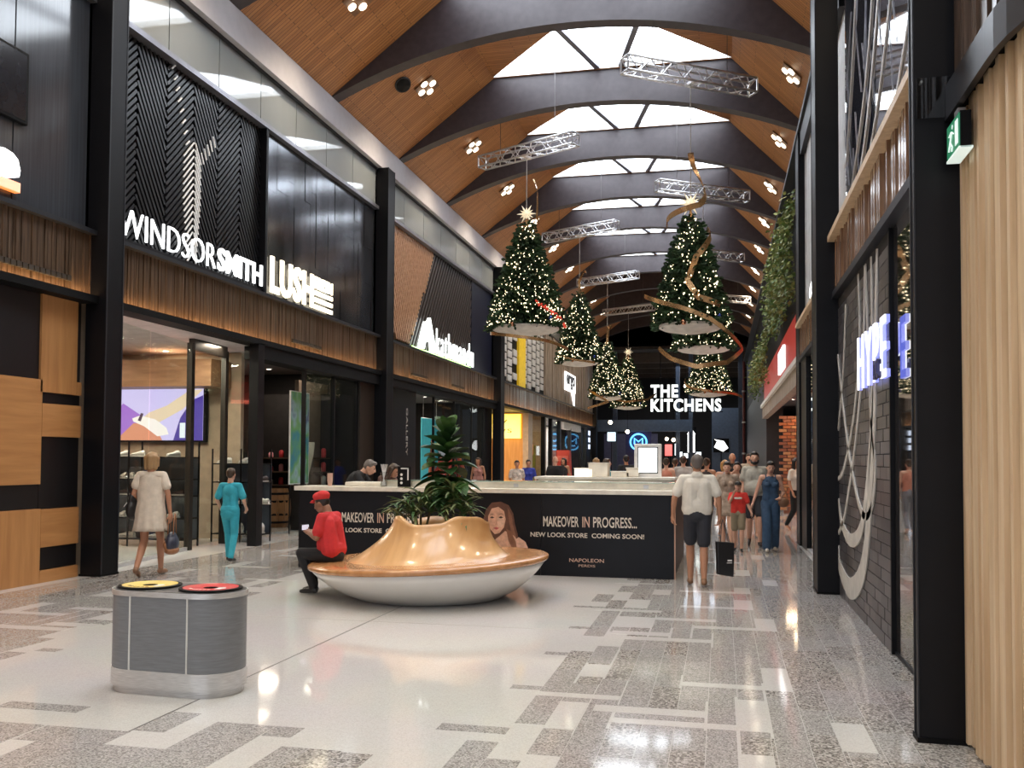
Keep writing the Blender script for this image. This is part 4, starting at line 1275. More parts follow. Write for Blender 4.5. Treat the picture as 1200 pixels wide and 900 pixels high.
# fascia above, with ledge and upper window
def rfascia(ya, yb, x, label, z0=3.60, z1=4.30, ledge=TIMBER_L):
    r = thing('timber_fascia', label, 'fascia')
    t = MB(); rr = random.Random(int(ya * 10)); y = ya
    while y < yb - .01:
        wd = rr.uniform(.04, .09); t.box(x - rr.uniform(0, .05), y, z0 + .08, x + .15, min(y + wd, yb), z1); y += wd
    stuff(t.build('walnut_strips', wood('walnut_light', (0.17, 0.085, 0.045), (0.36, 0.22, 0.13), 0.22, 2.5, (6, 6, .6), coat=.5), r))
    MB().box(x - .12, ya, z1, x + .2, yb, z1 + .07).build('top_ledge', ledge, r)
    MB().box(x - .07, ya, z0, x + .3, yb, z0 + .08).build('bottom_rail', CHAR, r)
    return base(r, x, (ya + yb) / 2, z0)
rfascia(5.97, 12.0, 1.40, 'glossy walnut strip fascia above grey brick shop wall')
rfascia(12.55, 18.7, 1.52, 'glossy walnut strip fascia beside white cladding panel', 3.50, 4.15)
r = thing('upper_display_window', 'dark upper shop window with pale branching lines above brick wall', 'window')
for ya, yb in ((5.97, 7.95), (8.0, 9.95), (10.0, 12.0)):
    MB().box(1.50, ya, 4.37, 1.52, yb, 7.95).build('pane', mat('dark_gloss_glass', (0.014, 0.016, 0.035), 0.04, spec=0.9, coat=1.0), r)
RIBU = mat('ribbon_line_upper', (0.55, 0.52, 0.50), 0.4)
ribbon([(6.8, 7.9), (7.2, 6.4), (7.9, 5.3), (9.2, 4.4)], .03, .05, 1.485).build('ribbon', RIBU, r)
ribbon([(7.6, 7.9), (8.2, 6.6), (9.4, 5.2), (10.8, 4.4)], .03, .045, 1.485).build('ribbon', RIBU, r)
ribbon([(8.6, 7.9), (9.4, 6.2), (10.4, 5.0), (11.6, 4.4)], .04, .07, 1.485).build('ribbon', RIBU, r)
ribbon([(10.0, 7.9), (9.7, 6.8), (10.3, 5.6), (11.9, 4.5)], .03, .05, 1.485).build('ribbon', RIBU, r)
ribbon([(10.6, 7.9), (11.2, 6.4), (11.9, 5.2)], .03, .05, 1.485).build('ribbon', RIBU, r)
rr = random.Random(2)
t = MB()
for k in range(34):                                   # fine crossing rods in front of the glass
    y = 6.1 + k * .175; z = 4.4
    a = (1.495, y, z + rr.uniform(0, 2.4)); b = (1.495, y + rr.uniform(-.5, .5), a[2] + rr.uniform(.5, 1.2))
    t.bar(a, b, .006, .006, up=(1, 0, 0))
t.build('fine_rods', mat('pale_rods', (0.35, 0.36, 0.42), 0.3, .5), r)
MB().box(1.53, 5.97, 4.3, 1.6, 12.0, 7.95).build('backing', BLACKM, r)
base(r, 1.5, 9, 4.3)
# --- next bay: white cladding, sign, glass
r = thing('white_cladding_panel', 'white upright board cladding with small white lit letters', 'wall panel')
rr = random.Random(6); y = 12.56
while y < 18.68:
    wd = 0.24; MB().box(1.60 - rr.uniform(0, .02), y + .004, 4.2, 1.68, min(y + wd - .004, 18.66), 7.5).build('board', mat('white_boards', (0.55, 0.54, 0.53), 0.5), r); y += wd
MB().box(1.5, 12.58, 7.5, 1.7, 18.66, 7.95).build('top_beam', CHAR, r)
base(r, 1.6, 15.6, 4.2)
r = thing('small_lit_sign', 'small glowing white letters on white cladding panel', 'sign')
text('ebbla', (1.56, 16.9, 4.35), -YA, ZA, 3.2, 0.42, 0.06, glow('sign_white', (1, 1, 1), 1.5), r, bold=.04); base(r, 1.55, 15.3, 4.35)
struct(MB().box(2.9, 12.6, 0, 3.0, 18.7, 3.72).build('wall_right_shop_back', mat('right_shop_wall', (.12, .10, .09), .6)))
r = thing('right_glass_shopfront', 'glass shopfront between two black columns with bright reflections', 'shopfront')
for ya, yb in ((12.6, 14.5), (14.55, 16.4), (16.45, 17.6)): pane('glass_pane', (1.55, ya), (1.55, yb), .05, 3.5, GLASSD, r)
MB().box(1.5, 17.6, 0, 1.75, 18.66, 3.5).build('side_panel', BLACK, r)
MB().box(1.5, 12.6, 0, 1.6, 17.6, .05).build('sill', STEEL, r); base(r, 1.55, 15.6)
downlight(2.3, 14, 3.7, 26); downlight(2.3, 16.5, 3.7, 26)
# --- red shopfront, brick lining, hanging plants
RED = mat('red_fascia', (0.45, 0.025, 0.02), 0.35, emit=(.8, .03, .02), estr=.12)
r = thing('red_shop_fascia', 'red fascia with white lit sign above brick lined shop', 'fascia')
t = MB(); t.box(1.62, 19.4, 3.72, 1.75, 37.0, 4.85); t.build('red_band', RED, r)
MB().box(1.48, 19.4, 3.6, 1.75, 37, 3.72).build('pale_ledge', CREAM, r)
MB().box(1.55, 19.4, 3.2, 1.75, 37, 3.6).build('timber_band', TIMBER_G, r)
MB().box(1.57, 25.0, 4.0, 1.62, 27.2, 4.6).build('lit_sign', glow('sign_white', (1, 1, 1), 1.5), r); base(r, 1.6, 28, 3.2)
struct(MB().box(2.9, 19.4, 0, 3.1, 37, 3.7).build('wall_red_shop_back', mat('red_shop_back', (.35, .03, .02), .5)))
r = thing('red_brick_lining', 'orange red brick wall inside shop beyond black column', 'brick wall')
t = MB(); rb = random.Random(12)
BR2 = [mat('orange_brick', (0.42, 0.14, 0.06), .7), mat('brown_brick', (0.26, 0.10, 0.06), .7), mat('tan_brick', (0.5, .25, .12), .7)]
for k in range(30):
    for j in range(4):
        t.box(1.88 + j * .24 - (.12 if k % 2 else 0), 30.0, k * .1, 1.88 + j * .24 + .22 - (.12 if k % 2 else 0), 30.12, k * .1 + .085, rb.randrange(3))
stuff(t.build('bricks', BR2, r)); base(r, 2.5, 30)
for y in (22, 26, 29.4, 33): downlight(2.4, y, 3.70, 20, (1, .72, .45))
struct(MB().box(1.7, 19.4, 4.85, 2.3, 64, 7.95).build('trim_upper_wall_right', BLACKM))
struct(MB().box(1.7, 37, 0, 2.3, 64, 4.85).build('wall_right_far', mat('far_right_dark', (.02, .02, .024), .5)))
LEAFH = [mat('trailing_leaf', (0.10, 0.16, 0.035), .6, var=.3), mat('trailing_leaf_yellow', (0.20, 0.22, 0.06), .6, var=.3)]
def foliage_wall(y0, y1, z0, z1, label, seed, n):
    r = thing('hanging_plants', label, 'plants')
    rr = random.Random(seed); t = MB()
    for k in range(n):
        y = rr.uniform(y0, y1); f = (y - y0) / (y1 - y0)
        z = rr.uniform(z0 + .5 * abs(math.sin(y * 2.3)), z1); x = 1.62 - abs(rr.gauss(0, .13)) - .12 * math.sin((z - z0) / (z1 - z0) * 3.1)
        a = rr.uniform(0, 6.28); L = rr.uniform(.07, .16); d = Vector((-abs(math.cos(a)) * .6, math.sin(a) * .6, rr.uniform(-1, .2))).normalized(); s_ = d.cross(Vector((rr.uniform(-1, 1), rr.uniform(-1, 1), rr.uniform(-1, 1)))).normalized() * L * .3
        p = Vector((x, y, z)); t.poly([tuple(p), tuple(p + d * L * .5 + s_), tuple(p + d * L), tuple(p + d * L * .5 - s_)], rr.randrange(2))
    stuff(t.build('leaves', LEAFH, r)); MB().box(1.58, y0, z1 - .1, 1.72, y1, z1 + .1).build('planter_trough', CHAR, r)
    return base(r, 1.6, (y0 + y1) / 2, z0)
foliage_wall(20.2, 28.5, 4.95, 7.3, 'mass of trailing green plants above red fascia beside column', 5, 4200)
foliage_wall(31, 43, 4.2, 6.0, 'further strip of trailing green plants beyond the red fascia', 6, 2200)
# ================================================================== food hall at the far end
NAVY = mat('navy_wall', (0.035, 0.05, 0.09), 0.5)
struct(MB().box(-15, 88, 0, 4.5, 88.2, 12.4).build('wall_far', mat('far_wall_dark', (0.02, 0.022, 0.03), 0.6)))
struct(MB().box(-15, 63.9, 9.1, 4.5, 88, 9.3).build('trim_food_hall_ceiling', mat('hall_ceiling', (0.03, 0.025, 0.025), 0.7)))
for y in (66, 70, 74, 78): struct(MB().box(-14.8, y, 8.4, 4.3, y + .3, 9.1).build('trim_hall_rafter', mat('rafter_brown', (0.06, 0.04, 0.03), .6)))
struct(MB().box(-8.4, 64.6, 3.55, -1.9, 65.0, 4.35).build('trim_hall_header', mat('header_blue', (0.09, 0.14, 0.24), 0.4)))
struct(MB().box(-0.6, 66.0, 0, 1.2, 66.4, 5.2).build('trim_hall_pier', mat('pier_blue', (0.10, 0.14, 0.22), 0.5)))
struct(MB().box(-8.4, 69, 0, -4.5, 69.2, 3.5).build('wall_hall_kiosk', mat('violet_grey', (0.13, 0.12, 0.19), 0.5)))
r = thing('food_hall_sign', 'two lines of large glowing white letters hung across the food hall', 'sign')
KW = glow('hall_letter_white', (0.93, 1, 0.96), 1.5)
text('THE', (-4.62, 64.0, 5.82), XA, ZA, 1.82, 0.86, 0.12, KW, r, bold=0.03, spacing=1.1)
text('KITCHENS', (-4.62, 64.0, 4.86), XA, ZA, 4.66, 0.86, 0.12, KW, r, bold=0.03, spacing=1.1)
t = MB()
for z in (4.82, 5.74): t.box(-4.7, 64.02, z, 0.15, 64.1, z + .05)
for x in (-4.0, -1.0): t.box(x, 64.02, 4.8, x + .05, 64.08, 9.1)
t.build('hanging_frame', BLACKM, r); base(r, -2.3, 64, 4.8)
r = thing('neon_emblem', 'blue neon ring with letter M and bars glowing in food hall', 'neon sign', (-5.62, 66.0, 2.85))
NEON = glow('neon_blue', (0.08, 0.5, 1.0), 2.0)
R_ = 0.56
MB().tube([(R_ * math.cos(a * math.pi / 16), 0, R_ * math.sin(a * math.pi / 16)) for a in range(33)], .06, 6, cap=False).build('neon_ring', NEON, r)
MB().tube([(-.28, 0, -.15), (-.28, 0, .26), (0, 0, .02), (.28, 0, .26), (.28, 0, -.15)], .055, 6).build('neon_letter', NEON, r)
MB().tube([(-.2, 0, -.28), (.2, 0, -.28)], .05, 6).build('neon_bar', NEON, r)
MB().box(-.9, .08, -2.85, .9, .2, .9).build('backing_panel', mat('neon_back', (.05, .04, .12), .5), r)
def lit(nm, label, pts, y, o, col=(1, 1, 1), s=1.6, group=None):
    r = thing(nm, label, 'sign', group=group)
    t = MB(); t.prism(pts, (o[0], y, o[1]), XA, ZA, (0, .08, 0)); t.build('lit_face', glow('lit_' + nm, col, s), r)
    xs = [p[0] for p in pts]; zs = [p[1] for p in pts]
    MB().box(o[0] + min(xs) - .05, y + .08, o[1] + min(zs) - .05, o[0] + max(xs) + .05, y + .16, o[1] + max(zs) + .05).build('case', BLACKM, r)
    MB().box(o[0] + (min(xs) + max(xs)) / 2 - .03, y + .10, 0, o[0] + (min(xs) + max(xs)) / 2 + .03, y + .14, o[1] + min(zs)).build('stand_post', BLACKM, r)
    base(r, o[0], y, o[1])
lit('arrow_sign', 'white lit upward arrow sign standing among food hall crowd', [(0, 0), (.5, 0), (.5, 1.3), (.55, 1.3), (.25, 1.75), (-.05, 1.3), (0, 1.3)], 68, (-2.3, 2.15))
lit('arrow_sign', 'white lit slanted arrow sign on the blue grey pier', [(.0, .2), (.2, .6), (.0, .75), (.65, .62), (.95, .15), (.6, -.1), (.3, .05)], 65.8, (-.45, 2.3))
for k, (x, z, w_, h) in enumerate(((-3.55, 1.9, .22, .7), (-3.1, 1.95, .18, .85), (-2.75, 1.8, .2, .4), (-2.45, 1.75, .3, .35), (-1.6, 1.8, .4, .4))):
    lit('menu_board', 'small white lit menu board in the far food hall', [(0, 0), (w_, 0), (w_, h), (0, h)], 70, (x - .2, z), (.85, .95, 1), 1.3, 'lit menu boards in the food hall')
lit('blue_screen', 'pale blue lit square screen beside hall post', [(0, 0), (.5, 0), (.5, .55), (0, .55)], 58, (-6.85, 2.75), (.6, .85, 1), 1.2)
lit('red_board', 'red glowing square board in the food hall', [(0, 0), (.5, 0), (.5, .8), (0, .8)], 67, (-3.85, 1.9), (1, .05, .04), 1.0)
for x, y, z in ((-6.9, 60, 4.0), (-6.0, 62, 3.45), (-4.0, 72, 3.2), (-2.6, 72, 7.2), (-3.2, 66, 3.0)):
    r = thing('globe_lamp', 'small round glowing globe lamp hanging in food hall', 'lamp', (x, y, z), group='globe lamps in the food hall')
    MB().ell((0, 0, 0), .13, .13, .13).build('globe', glow('globe_warm', (1, .82, .55), 9), r, smooth=True)
    MB().tube([(0, 0, .12), (0, 0, (9.1 if y > 64 else upper(x)) - z)], .012, 6).build('cord', BLACKM, r)
for k, (x, y, h) in enumerate(((-7.2, 65.5, 9.1), (-2.95, 67, 9.1), (-2.0, 65.4, 9.1), (1.3, 65, 9.1))):
    g = thing('hall_post', 'slim blue grey steel post rising in the food hall', 'post', (x, y, 0), group='steel posts in the food hall')
    MB().box(-.14, -.14, 0, .14, .14, h).build('shaft', mat('post_blue', (.06, .08, .12), .4, .3), g); MB().box(-.22, -.22, 0, .22, .22, .04).build('base_plate', BLACKM, g)
g = thing('wall_pipe', 'dark red drain pipe running up beside food hall pier', 'pipe', (1.45, 62, 0))
MB().tube([(0, 0, 0), (0, 0, 8.0)], .09, 10).build('pipe', mat('pipe_red', (.12, .03, .03), .4), g)
for z in (2, 4, 6): MB().lathe([(.11, z), (.12, z + .02), (.12, z + .08), (.11, z + .1)], 12).build('clamp', STEEL, g)
area('hall_light', (-3, 68, 8.2), 8, 260, (.75, .85, 1), (0.01, 0, -1), None, sizey=8)
area('hall_light', (-4, 76, 8.2), 8, 200, (1, .85, .7), (0.01, 0, -1), None, sizey=8)
# ================================================================== ceiling fittings
LAMPW = glow('downlight_lens', (1, 0.88, 0.66), 4.0, True)
def cluster(x, y, z, tilt, label, group, power):
    r = thing('downlight_cluster', label, 'ceiling light', (x, y, z), group=group)
    ca, sa = math.cos(tilt), math.sin(tilt)
    def P(a, b, c): return (a * ca - c * sa, b, a * sa + c * ca)       # tilted with the roof slope
    for a, b in ((.17, 0), (-.17, 0), (0, .22), (0, -.22)):
        t = MB(); n = 12
        top = [P(a + .085 * math.cos(2 * math.pi * k / n), b + .085 * math.sin(2 * math.pi * k / n), -.05) for k in range(n)]
        bot = [P(a + .085 * math.cos(2 * math.pi * k / n), b + .085 * math.sin(2 * math.pi * k / n), -.02) for k in range(n)]
        t.v += top + bot; t.f += [tuple(range(n))] + [(k, (k + 1) % n, n + (k + 1) % n, n + k) for k in range(n)]; t.m += [0] * (n + 1)
        t.build('lamp', LAMPW, r)
    t = MB(); t.obox(P(0, 0, -.01), Vector(P(.26, 0, 0)), Vector((0, .30, 0)), Vector(P(0, 0, .012))); t.build('mounting_plate', mat('plate_brown', (.2, .1, .05), .5), r)
    l = bpy.data.lights.new('downlight', 'SPOT'); l.energy = power; l.color = (1, 0.83, 0.62); l.spot_size = math.radians(125); l.spot_blend = 0.7; l.shadow_soft_size = 0.25
    o = bpy.data.objects.new('downlight', l); COL.objects.link(o); o.location = (0, 0, -0.15); o.parent = r
sl = math.atan2(ZT - ZF, XA1 - XL); sr = -math.atan2(ZT - ZF, XR - XB1)
for i in range(len(BY) - 1):
    y = BY[i] + 2.4
    if y < -6 or y > 60: continue
    xl = -6.93; zl = ZF + (xl - XL) / (XA1 - XL) * (ZT - ZF)
    cluster(xl, y, zl - .02, sl, 'cluster of four warm downlights on roof slope above the herringbone wall', 'downlight clusters above the herringbone panels', DOWN)
    xr = 1.55; zr = ZF + (XR - xr) / (XR - XB1) * (ZT - ZF)
    cluster(xr, y, zr - .02, sr, 'cluster of four warm downlights on roof slope above the brick wall', 'downlight clusters above the brick wall', DOWN)
r = thing('ceiling_speaker', 'dark oval speaker set in the timber roof slope', 'speaker')
zz = ZF + (-7.25 - XL) / (XA1 - XL) * (ZT - ZF)
t = MB(); t.lathe([(.0, -.03), (.16, -.03), (.18, 0)], 20, sy=1.7); ob = t.build('grille', BLACKM, r, smooth=50); ob.rotation_euler = (0, -sl, 0); MB().lathe([(.19, -.02), (.2, 0), (.19, .01)], 20, sy=1.7).build('rim', CHAR, r).rotation_euler = (0, -sl, 0)
r.location = (-7.25, 20.6, zz - .01)

def truss(x, y, z, ang, label, group):
    r = thing('lighting_truss', label, 'truss', (x, y, z), ang, group)
    L, h, w_ = 3.1, 0.30, 0.30
    MB().box(-.04, -w_ / 2, -h / 2 - .03, .04, w_ / 2, -h / 2 + .03).build('hanging_clamp', ALU, r)
    for sy in (-1, 1):
        for sz in (-1, 1):
            MB().tube([(-L / 2, sy * w_ / 2, sz * h / 2), (L / 2, sy * w_ / 2, sz * h / 2)], .026, 8).build('chord', ALU, r, smooth=True)
    for sy in (-1, 1):                                  # lacing on the two side faces and the two flat faces
        t = MB(); n = 12
        for k in range(n):
            a, b = -L / 2 + k * L / n, -L / 2 + (k + 1) * L / n; s = 1 if k % 2 else -1
            t.tube([(a, sy * w_ / 2, -s * h / 2), (b, sy * w_ / 2, s * h / 2)], .013, 6)
        t.build('side_lacing', ALU, r)
        t = MB()
        for k in range(n):
            a, b = -L / 2 + k * L / n, -L / 2 + (k + 1) * L / n; s = 1 if k % 2 else -1
            t.tube([(a, -s * w_ / 2, sy * h / 2), (b, s * w_ / 2, sy * h / 2)], .013, 6)
        t.build('flat_lacing', ALU, r)
    for sx in (-1, 1):
        t = MB()
        for a, b in (((-1, -1), (1, -1)), ((1, -1), (1, 1)), ((1, 1), (-1, 1)), ((-1, 1), (-1, -1))):
            t.tube([(sx * L / 2, a[0] * w_ / 2, a[1] * h / 2), (sx * L / 2, b[0] * w_ / 2, b[1] * h / 2)], .02, 6)
        t.build('end_frame', ALU, r)
        MB().tube([(sx * .9, 0, h / 2), (sx * .9, 0, upper(x + sx * .9 * math.cos(ang)) - z)], .008, 5).build('suspension_wire', mat('wire', (.12, .11, .11), .4, .5), r)
for k, (x, y) in enumerate(((-4.9, 23.6), (-4.82, 32.4), (-4.88, 41.2), (-4.8, 50.0))):
    truss(x, y, 9.6, math.radians(-27), 'white lattice truss carrying the ' + ('tall star topped tree with red beads', 'tree with the curled ribbon top', 'small tree with a gold finial', 'furthest star topped tree')[k], 'lattice trusses on the herringbone side')
for k, (x, y) in enumerate(((-.6, 19.6), (-.5, 28.2), (-.45, 37.0), (.1, 47.2))):
    truss(x, y, 9.6, math.radians(34), 'white lattice truss ' + ('carrying the gold ribboned tree', 'carrying the tree behind the gold ribboned one', 'carrying the tree before the glowing hall letters', 'without a tree nearest the food hall')[k], 'lattice trusses on the brick wall side')

# ================================================================== hanging christmas trees
NEED = [mat('fir_needles', (0.018, 0.045, 0.016), .6, var=.25), mat('fir_needles_light', (0.035, 0.08, 0.03), .6, var=.25)]
BULB = glow('fairy_bulb', (1, 0.80, 0.48), 3.0, True)
GOLD = mat('gold_ribbon', (0.50, 0.30, 0.14), .26, .75)
STARM = mat('star_cream', (0.75, 0.66, 0.5), .4, emit=(1, .85, .6), estr=.35)
CONE = mat('tree_underside', (0.62, 0.58, 0.52), .7)
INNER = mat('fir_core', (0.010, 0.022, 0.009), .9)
def fir(x, y, zb, zt, R, label, seed, star=True, zw=9.45, ribbons=(), bauble=True, nb=650):
    r = thing('christmas_tree', label, 'christmas tree', (x, y, zb))
    rr = random.Random(seed); Ht = zt - zb
    def rad(f): return R * (1.02 - f) ** 0.82 + 0.05
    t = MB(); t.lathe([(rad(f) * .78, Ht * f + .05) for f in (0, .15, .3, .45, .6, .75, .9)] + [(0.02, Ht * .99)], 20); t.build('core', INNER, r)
    t = MB(); n = int(2600 * max(.5, R))
    for k in range(n):
        f = 1 - math.sqrt(rr.random()) if rr.random() < .85 else rr.random()
        a = rr.uniform(0, 2 * math.pi); q = rad(f) * rr.uniform(.72, 1.0); c = Vector((math.cos(a), math.sin(a), 0))
        p = c * q + ZA * (Ht * f + rr.uniform(.02, .12)); d = (c * rr.uniform(.5, 1) + ZA * rr.uniform(-.55, .35) + Vector((rr.gauss(0, .4), rr.gauss(0, .4), 0))).normalized()
        L = rr.uniform(.10, .22) * (0.75 + 0.35 * R); mi = rr.randrange(2)
        s1 = d.cross(Vector((rr.uniform(-1, 1), rr.uniform(-1, 1), rr.uniform(-1, 1)))).normalized()
        for sd in (s1, d.cross(s1)):
            i = len(t.v)
            e = p + d * L; w_ = L * .30
            t.poly([tuple(p), tuple(p + d * L * .35 + sd * w_), tuple(p + d * L * .42 + sd * w_ * .3), tuple(p + d * L * .75 + sd * w_ * .7), tuple(e), tuple(p + d * L * .75 - sd * w_ * .7), tuple(p + d * L * .42 - sd * w_ * .3), tuple(p + d * L * .35 - sd * w_)], mi)
    stuff(t.build('foliage', NEED, r))
    t = MB()
    for k in range(nb):
        f = 1 - math.sqrt(rr.random()) if rr.random() < .8 else rr.random()
        a = rr.uniform(0, 2 * math.pi); q = rad(f) * rr.uniform(.97, 1.09); s = rr.uniform(.007, .014) * (0.8 + y / 60)
        t.ell((q * math.cos(a), q * math.sin(a), Ht * f + .08), s, s, s * 1.2, 5, 3)
    stuff(t.build('fairy_lights', BULB, r))
    MB().lathe([(0.0, -.10), (R * .35, -.09), (R * .8, -.03), (R * .93, .02), (R * .93, .07), (R * .5, .09)], 32).build('underside', CONE, r, smooth=40)
    MB().tube([(0, 0, Ht * .95), (0, 0, zw - zb)], .011, 6).build('hanging_wire', mat('wire_pale', (.5, .48, .45), .4, .4), r)
    if star:
        t = MB(); zc = Ht + .34
        for k in range(12):
            a = 2 * math.pi * k / 12; L = .27 if k % 2 == 0 else .20; d = Vector((math.cos(a), 0, math.sin(a))); s = Vector((-math.sin(a), 0, math.cos(a)))
            c = Vector((0, 0, zc)); i = len(t.v)
            t.v += [tuple(c + d * .03 + s * .042), tuple(c + d * .03 - s * .042), tuple(c + d * .06 + YA * .045), tuple(c + d * .06 - YA * .045), tuple(c + d * L)]
            t.f += [(i, i + 2, i + 4), (i + 2, i + 1, i + 4), (i + 1, i + 3, i + 4), (i + 3, i, i + 4)]; t.m += [0] * 4
        t.ell((0, 0, zc), .07, .06, .07, 8, 6)
        t.build('star_topper', STARM, r)
        MB().lathe([(.07, Ht - .05), (.02, Ht + .2), (.012, zc)], 8).build('star_stem', GOLD, r)
    for (pts, w_) in ribbons:
        # band following a list of (angle deg, radius, height fraction) control points
        P = []
        for (a0, q0, f0), (a1, q1, f1) in zip(pts, pts[1:]):
            for k in range(10):
                u = k / 10; u2 = u
                a = math.radians(a0 + (a1 - a0) * u2); q = q0 + (q1 - q0) * u2; P.append(Vector((q * math.cos(a), q * math.sin(a), Ht * (f0 + (f1 - f0) * u2))))
        t = MB()
        for k in range(len(P) - 1):
            d = (P[k + 1] - P[k]).normalized(); nrm = Vector((P[k].x, P[k].y, 0)).normalized() if P[k].xy.length > .02 else YA
            s = d.cross(nrm).normalized() * w_ / 2; d2 = d if k + 2 >= len(P) else (P[k + 2] - P[k + 1]).normalized()
            n2 = Vector((P[k + 1].x, P[k + 1].y, 0)).normalized() if P[k + 1].xy.length > .02 else YA; s2 = d2.cross(n2).normalized() * w_ / 2
            o = nrm * .006
            for sg in (1, -1):
                q = [P[k] + s + o * sg, P[k] - s + o * sg, P[k + 1] - s2 + o * sg, P[k + 1] + s2 + o * sg]
                t.poly([tuple(v) for v in (q if sg > 0 else q[::-1])])
        t.build('ribbon', GOLD, r, smooth=True, fix=True)
    if bauble:
        for a, q, f, m_ in ((-100, R * 1.0, .02, 'warm'), (-40, R * 1.08, .08, 'blue')):
            MB().ell((q * math.cos(math.radians(a)), q * math.sin(math.radians(a)), Ht * f), .055, .055, .06, 12, 8).build('bauble', mat('bauble_' + m_, (.5, .25, .15) if m_ == 'warm' else (.05, .08, .3), .1, .9), r, smooth=True)
    return r
fir(-4.9, 23.6, 4.92, 7.62, .92, 'large lit tree with star topper and red bead swag on herringbone side', 1, nb=900,
    ribbons=[([(-20, .2, 1.45), (40, .32, 1.3), (60, .4, 1.12), (20, .3, 1.02)], .07), ([(-10, .45, .62), (20, .66, .52), (20, .8, .38)], .06), ([(-150, .95, -.04), (-90, .98, -.10), (-40, 1.0, -.14), (-5, 1.15, -.2)], .08)])
for ob in list(bpy.data.objects):
    if ob.name == 'christmas_tree': tree1 = ob
t = MB(); rr = random.Random(8)
for k in range(46):
    a = math.radians(-62 + k * 1.5); f = .22 - k * .0042
    q = .92 * (1.02 - f) ** .82 + .1
    t.ell((q * math.cos(a) + rr.gauss(0, .02), q * math.sin(a), 2.7 * f + rr.gauss(0, .02)), .03, .03, .03, 5, 4)
stuff(t.build('red_bead_swag', mat('red_beads', (.5, .04, .03), .3, emit=(1, .1, .05), estr=.3), tree1))
fir(-4.82, 32.4, 4.95, 7.35, .72, 'lit tree with a curled ribbon instead of a star on top', 2, star=False, nb=620,
    ribbons=[([(-60, .05, 1.0), (-90, .08, 1.18), (-20, .2, 1.35), (40, .28, 1.32)], .09), ([(-140, .8, .1), (-90, .85, .02), (-40, .9, -.02)], .07)])
fir(-4.88, 41.2, 4.3, 6.7, .72, 'small lit tree with a straight gold finial before the grey cladding', 3, star=False, nb=560,
    ribbons=[([(-90, .05, 1.0), (-60, .08, 1.3), (0, .2, 1.35)], .10), ([(-170, .8, .2), (-120, .95, .08), (-80, 1.1, -.08), (-120, 1.6, -.22)], .10)])
fir(-4.8, 50.0, 4.36, 7.0, .82, 'lit tree with pale star hanging closest to the neon ring', 4, nb=560,
    ribbons=[([(-160, .9, .2), (-90, 1.0, .1), (-30, 1.2, .15), (0, 1.5, .3)], .10)])
fir(-.6, 19.6, 4.32, 6.58, .70, 'tall lit tree wrapped in gold ribbons below truss on brick side', 5, nb=520, zw=9.45,
    ribbons=[([(-90, .02, 1.62), (-40, .12, 1.45), (10, .28, 1.28), (-60, .38, 1.10), (-140, .48, 1.02), (-200, .5, .96)], .12),
             ([(20, .35, .92), (-30, .45, .80), (-75, .48, .62), (-95, .56, .40), (-75, .66, .24), (-30, .72, .18)], .12),
             ([(-170, .95, .30), (-130, .80, .20), (-100, .80, .14), (-60, .82, .04), (-30, .95, -.10), (-10, 1.05, -.2), (-40, .95, -.34), (-80, .8, -.38), (-120, .72, -.3), (-150, .75, -.18)], .09)])
fir(-.5, 28.2, 4.85, 6.9, .82, 'dim lit tree partly hidden behind the gold ribboned tree', 6, nb=420, bauble=False)
fir(-.45, 37.0, 4.15, 6.2, .80, 'small lit tree hanging in front of the glowing hall letters', 7, star=False, nb=620,
    ribbons=[([(-190, .9, .3), (-130, 1.0, .1), (-80, .9, .02), (-30, 1.0, .0), (10, 1.3, -.05)], .09)])

# ================================================================== planter bench
BCX, BCY = -3.38, 10.72
r = thing('planter_bench', 'round white bowl bench with glossy timber rim and wavy timber planter hump', 'bench', (BCX, BCY, 0))
tilt = math.radians(2.6)
def tl(x, y, z):                                   # rim plane tips slightly towards the seated person
    return (x, y, z + x * math.tan(tilt))
n = 72
prof = [(.86, 0.0), (.90, .012), (1.05, .085), (1.20, .19), (1.31, .29), (1.38, .375), (1.36, .385)]
t = MB()
for k, (q, z) in enumerate(prof):
    f = min(1, z / .38)
    for j in range(n):
        a = 2 * math.pi * j / n; X, Y = q * math.cos(a), q * math.sin(a); t.v.append((X, Y, z + X * math.tan(tilt) * f))
for k in range(len(prof) - 1):
    for j in range(n):
        a = k * n + j; b = k * n + (j + 1) % n; t.f.append((a, b, b + n, a + n)); t.m.append(0)
t.f.append(tuple(reversed(range(n)))); t.m.append(0)
t.build('bowl', mat('gloss_white', (0.78, 0.77, 0.74), 0.22, coat=.4, var=.008), r, smooth=True)
prof = [(.5, .40), (1.37, .375), (1.405, .385), (1.42, .405), (1.415, .43), (1.39, .445), (1.2, .447), (.5, .447)]
t = MB()
for q, z in prof:
    for j in range(n):
        a = 2 * math.pi * j / n; t.v.append(tl(q * math.cos(a), q * math.sin(a), z))
for k in range(len(prof) - 1):
    for j in range(n):
        a = k * n + j; b = k * n + (j + 1) % n; t.f.append((a, b, b + n, a + n)); t.m.append(0)
t.build('timber_rim', TIMBER_R, r, smooth=50)
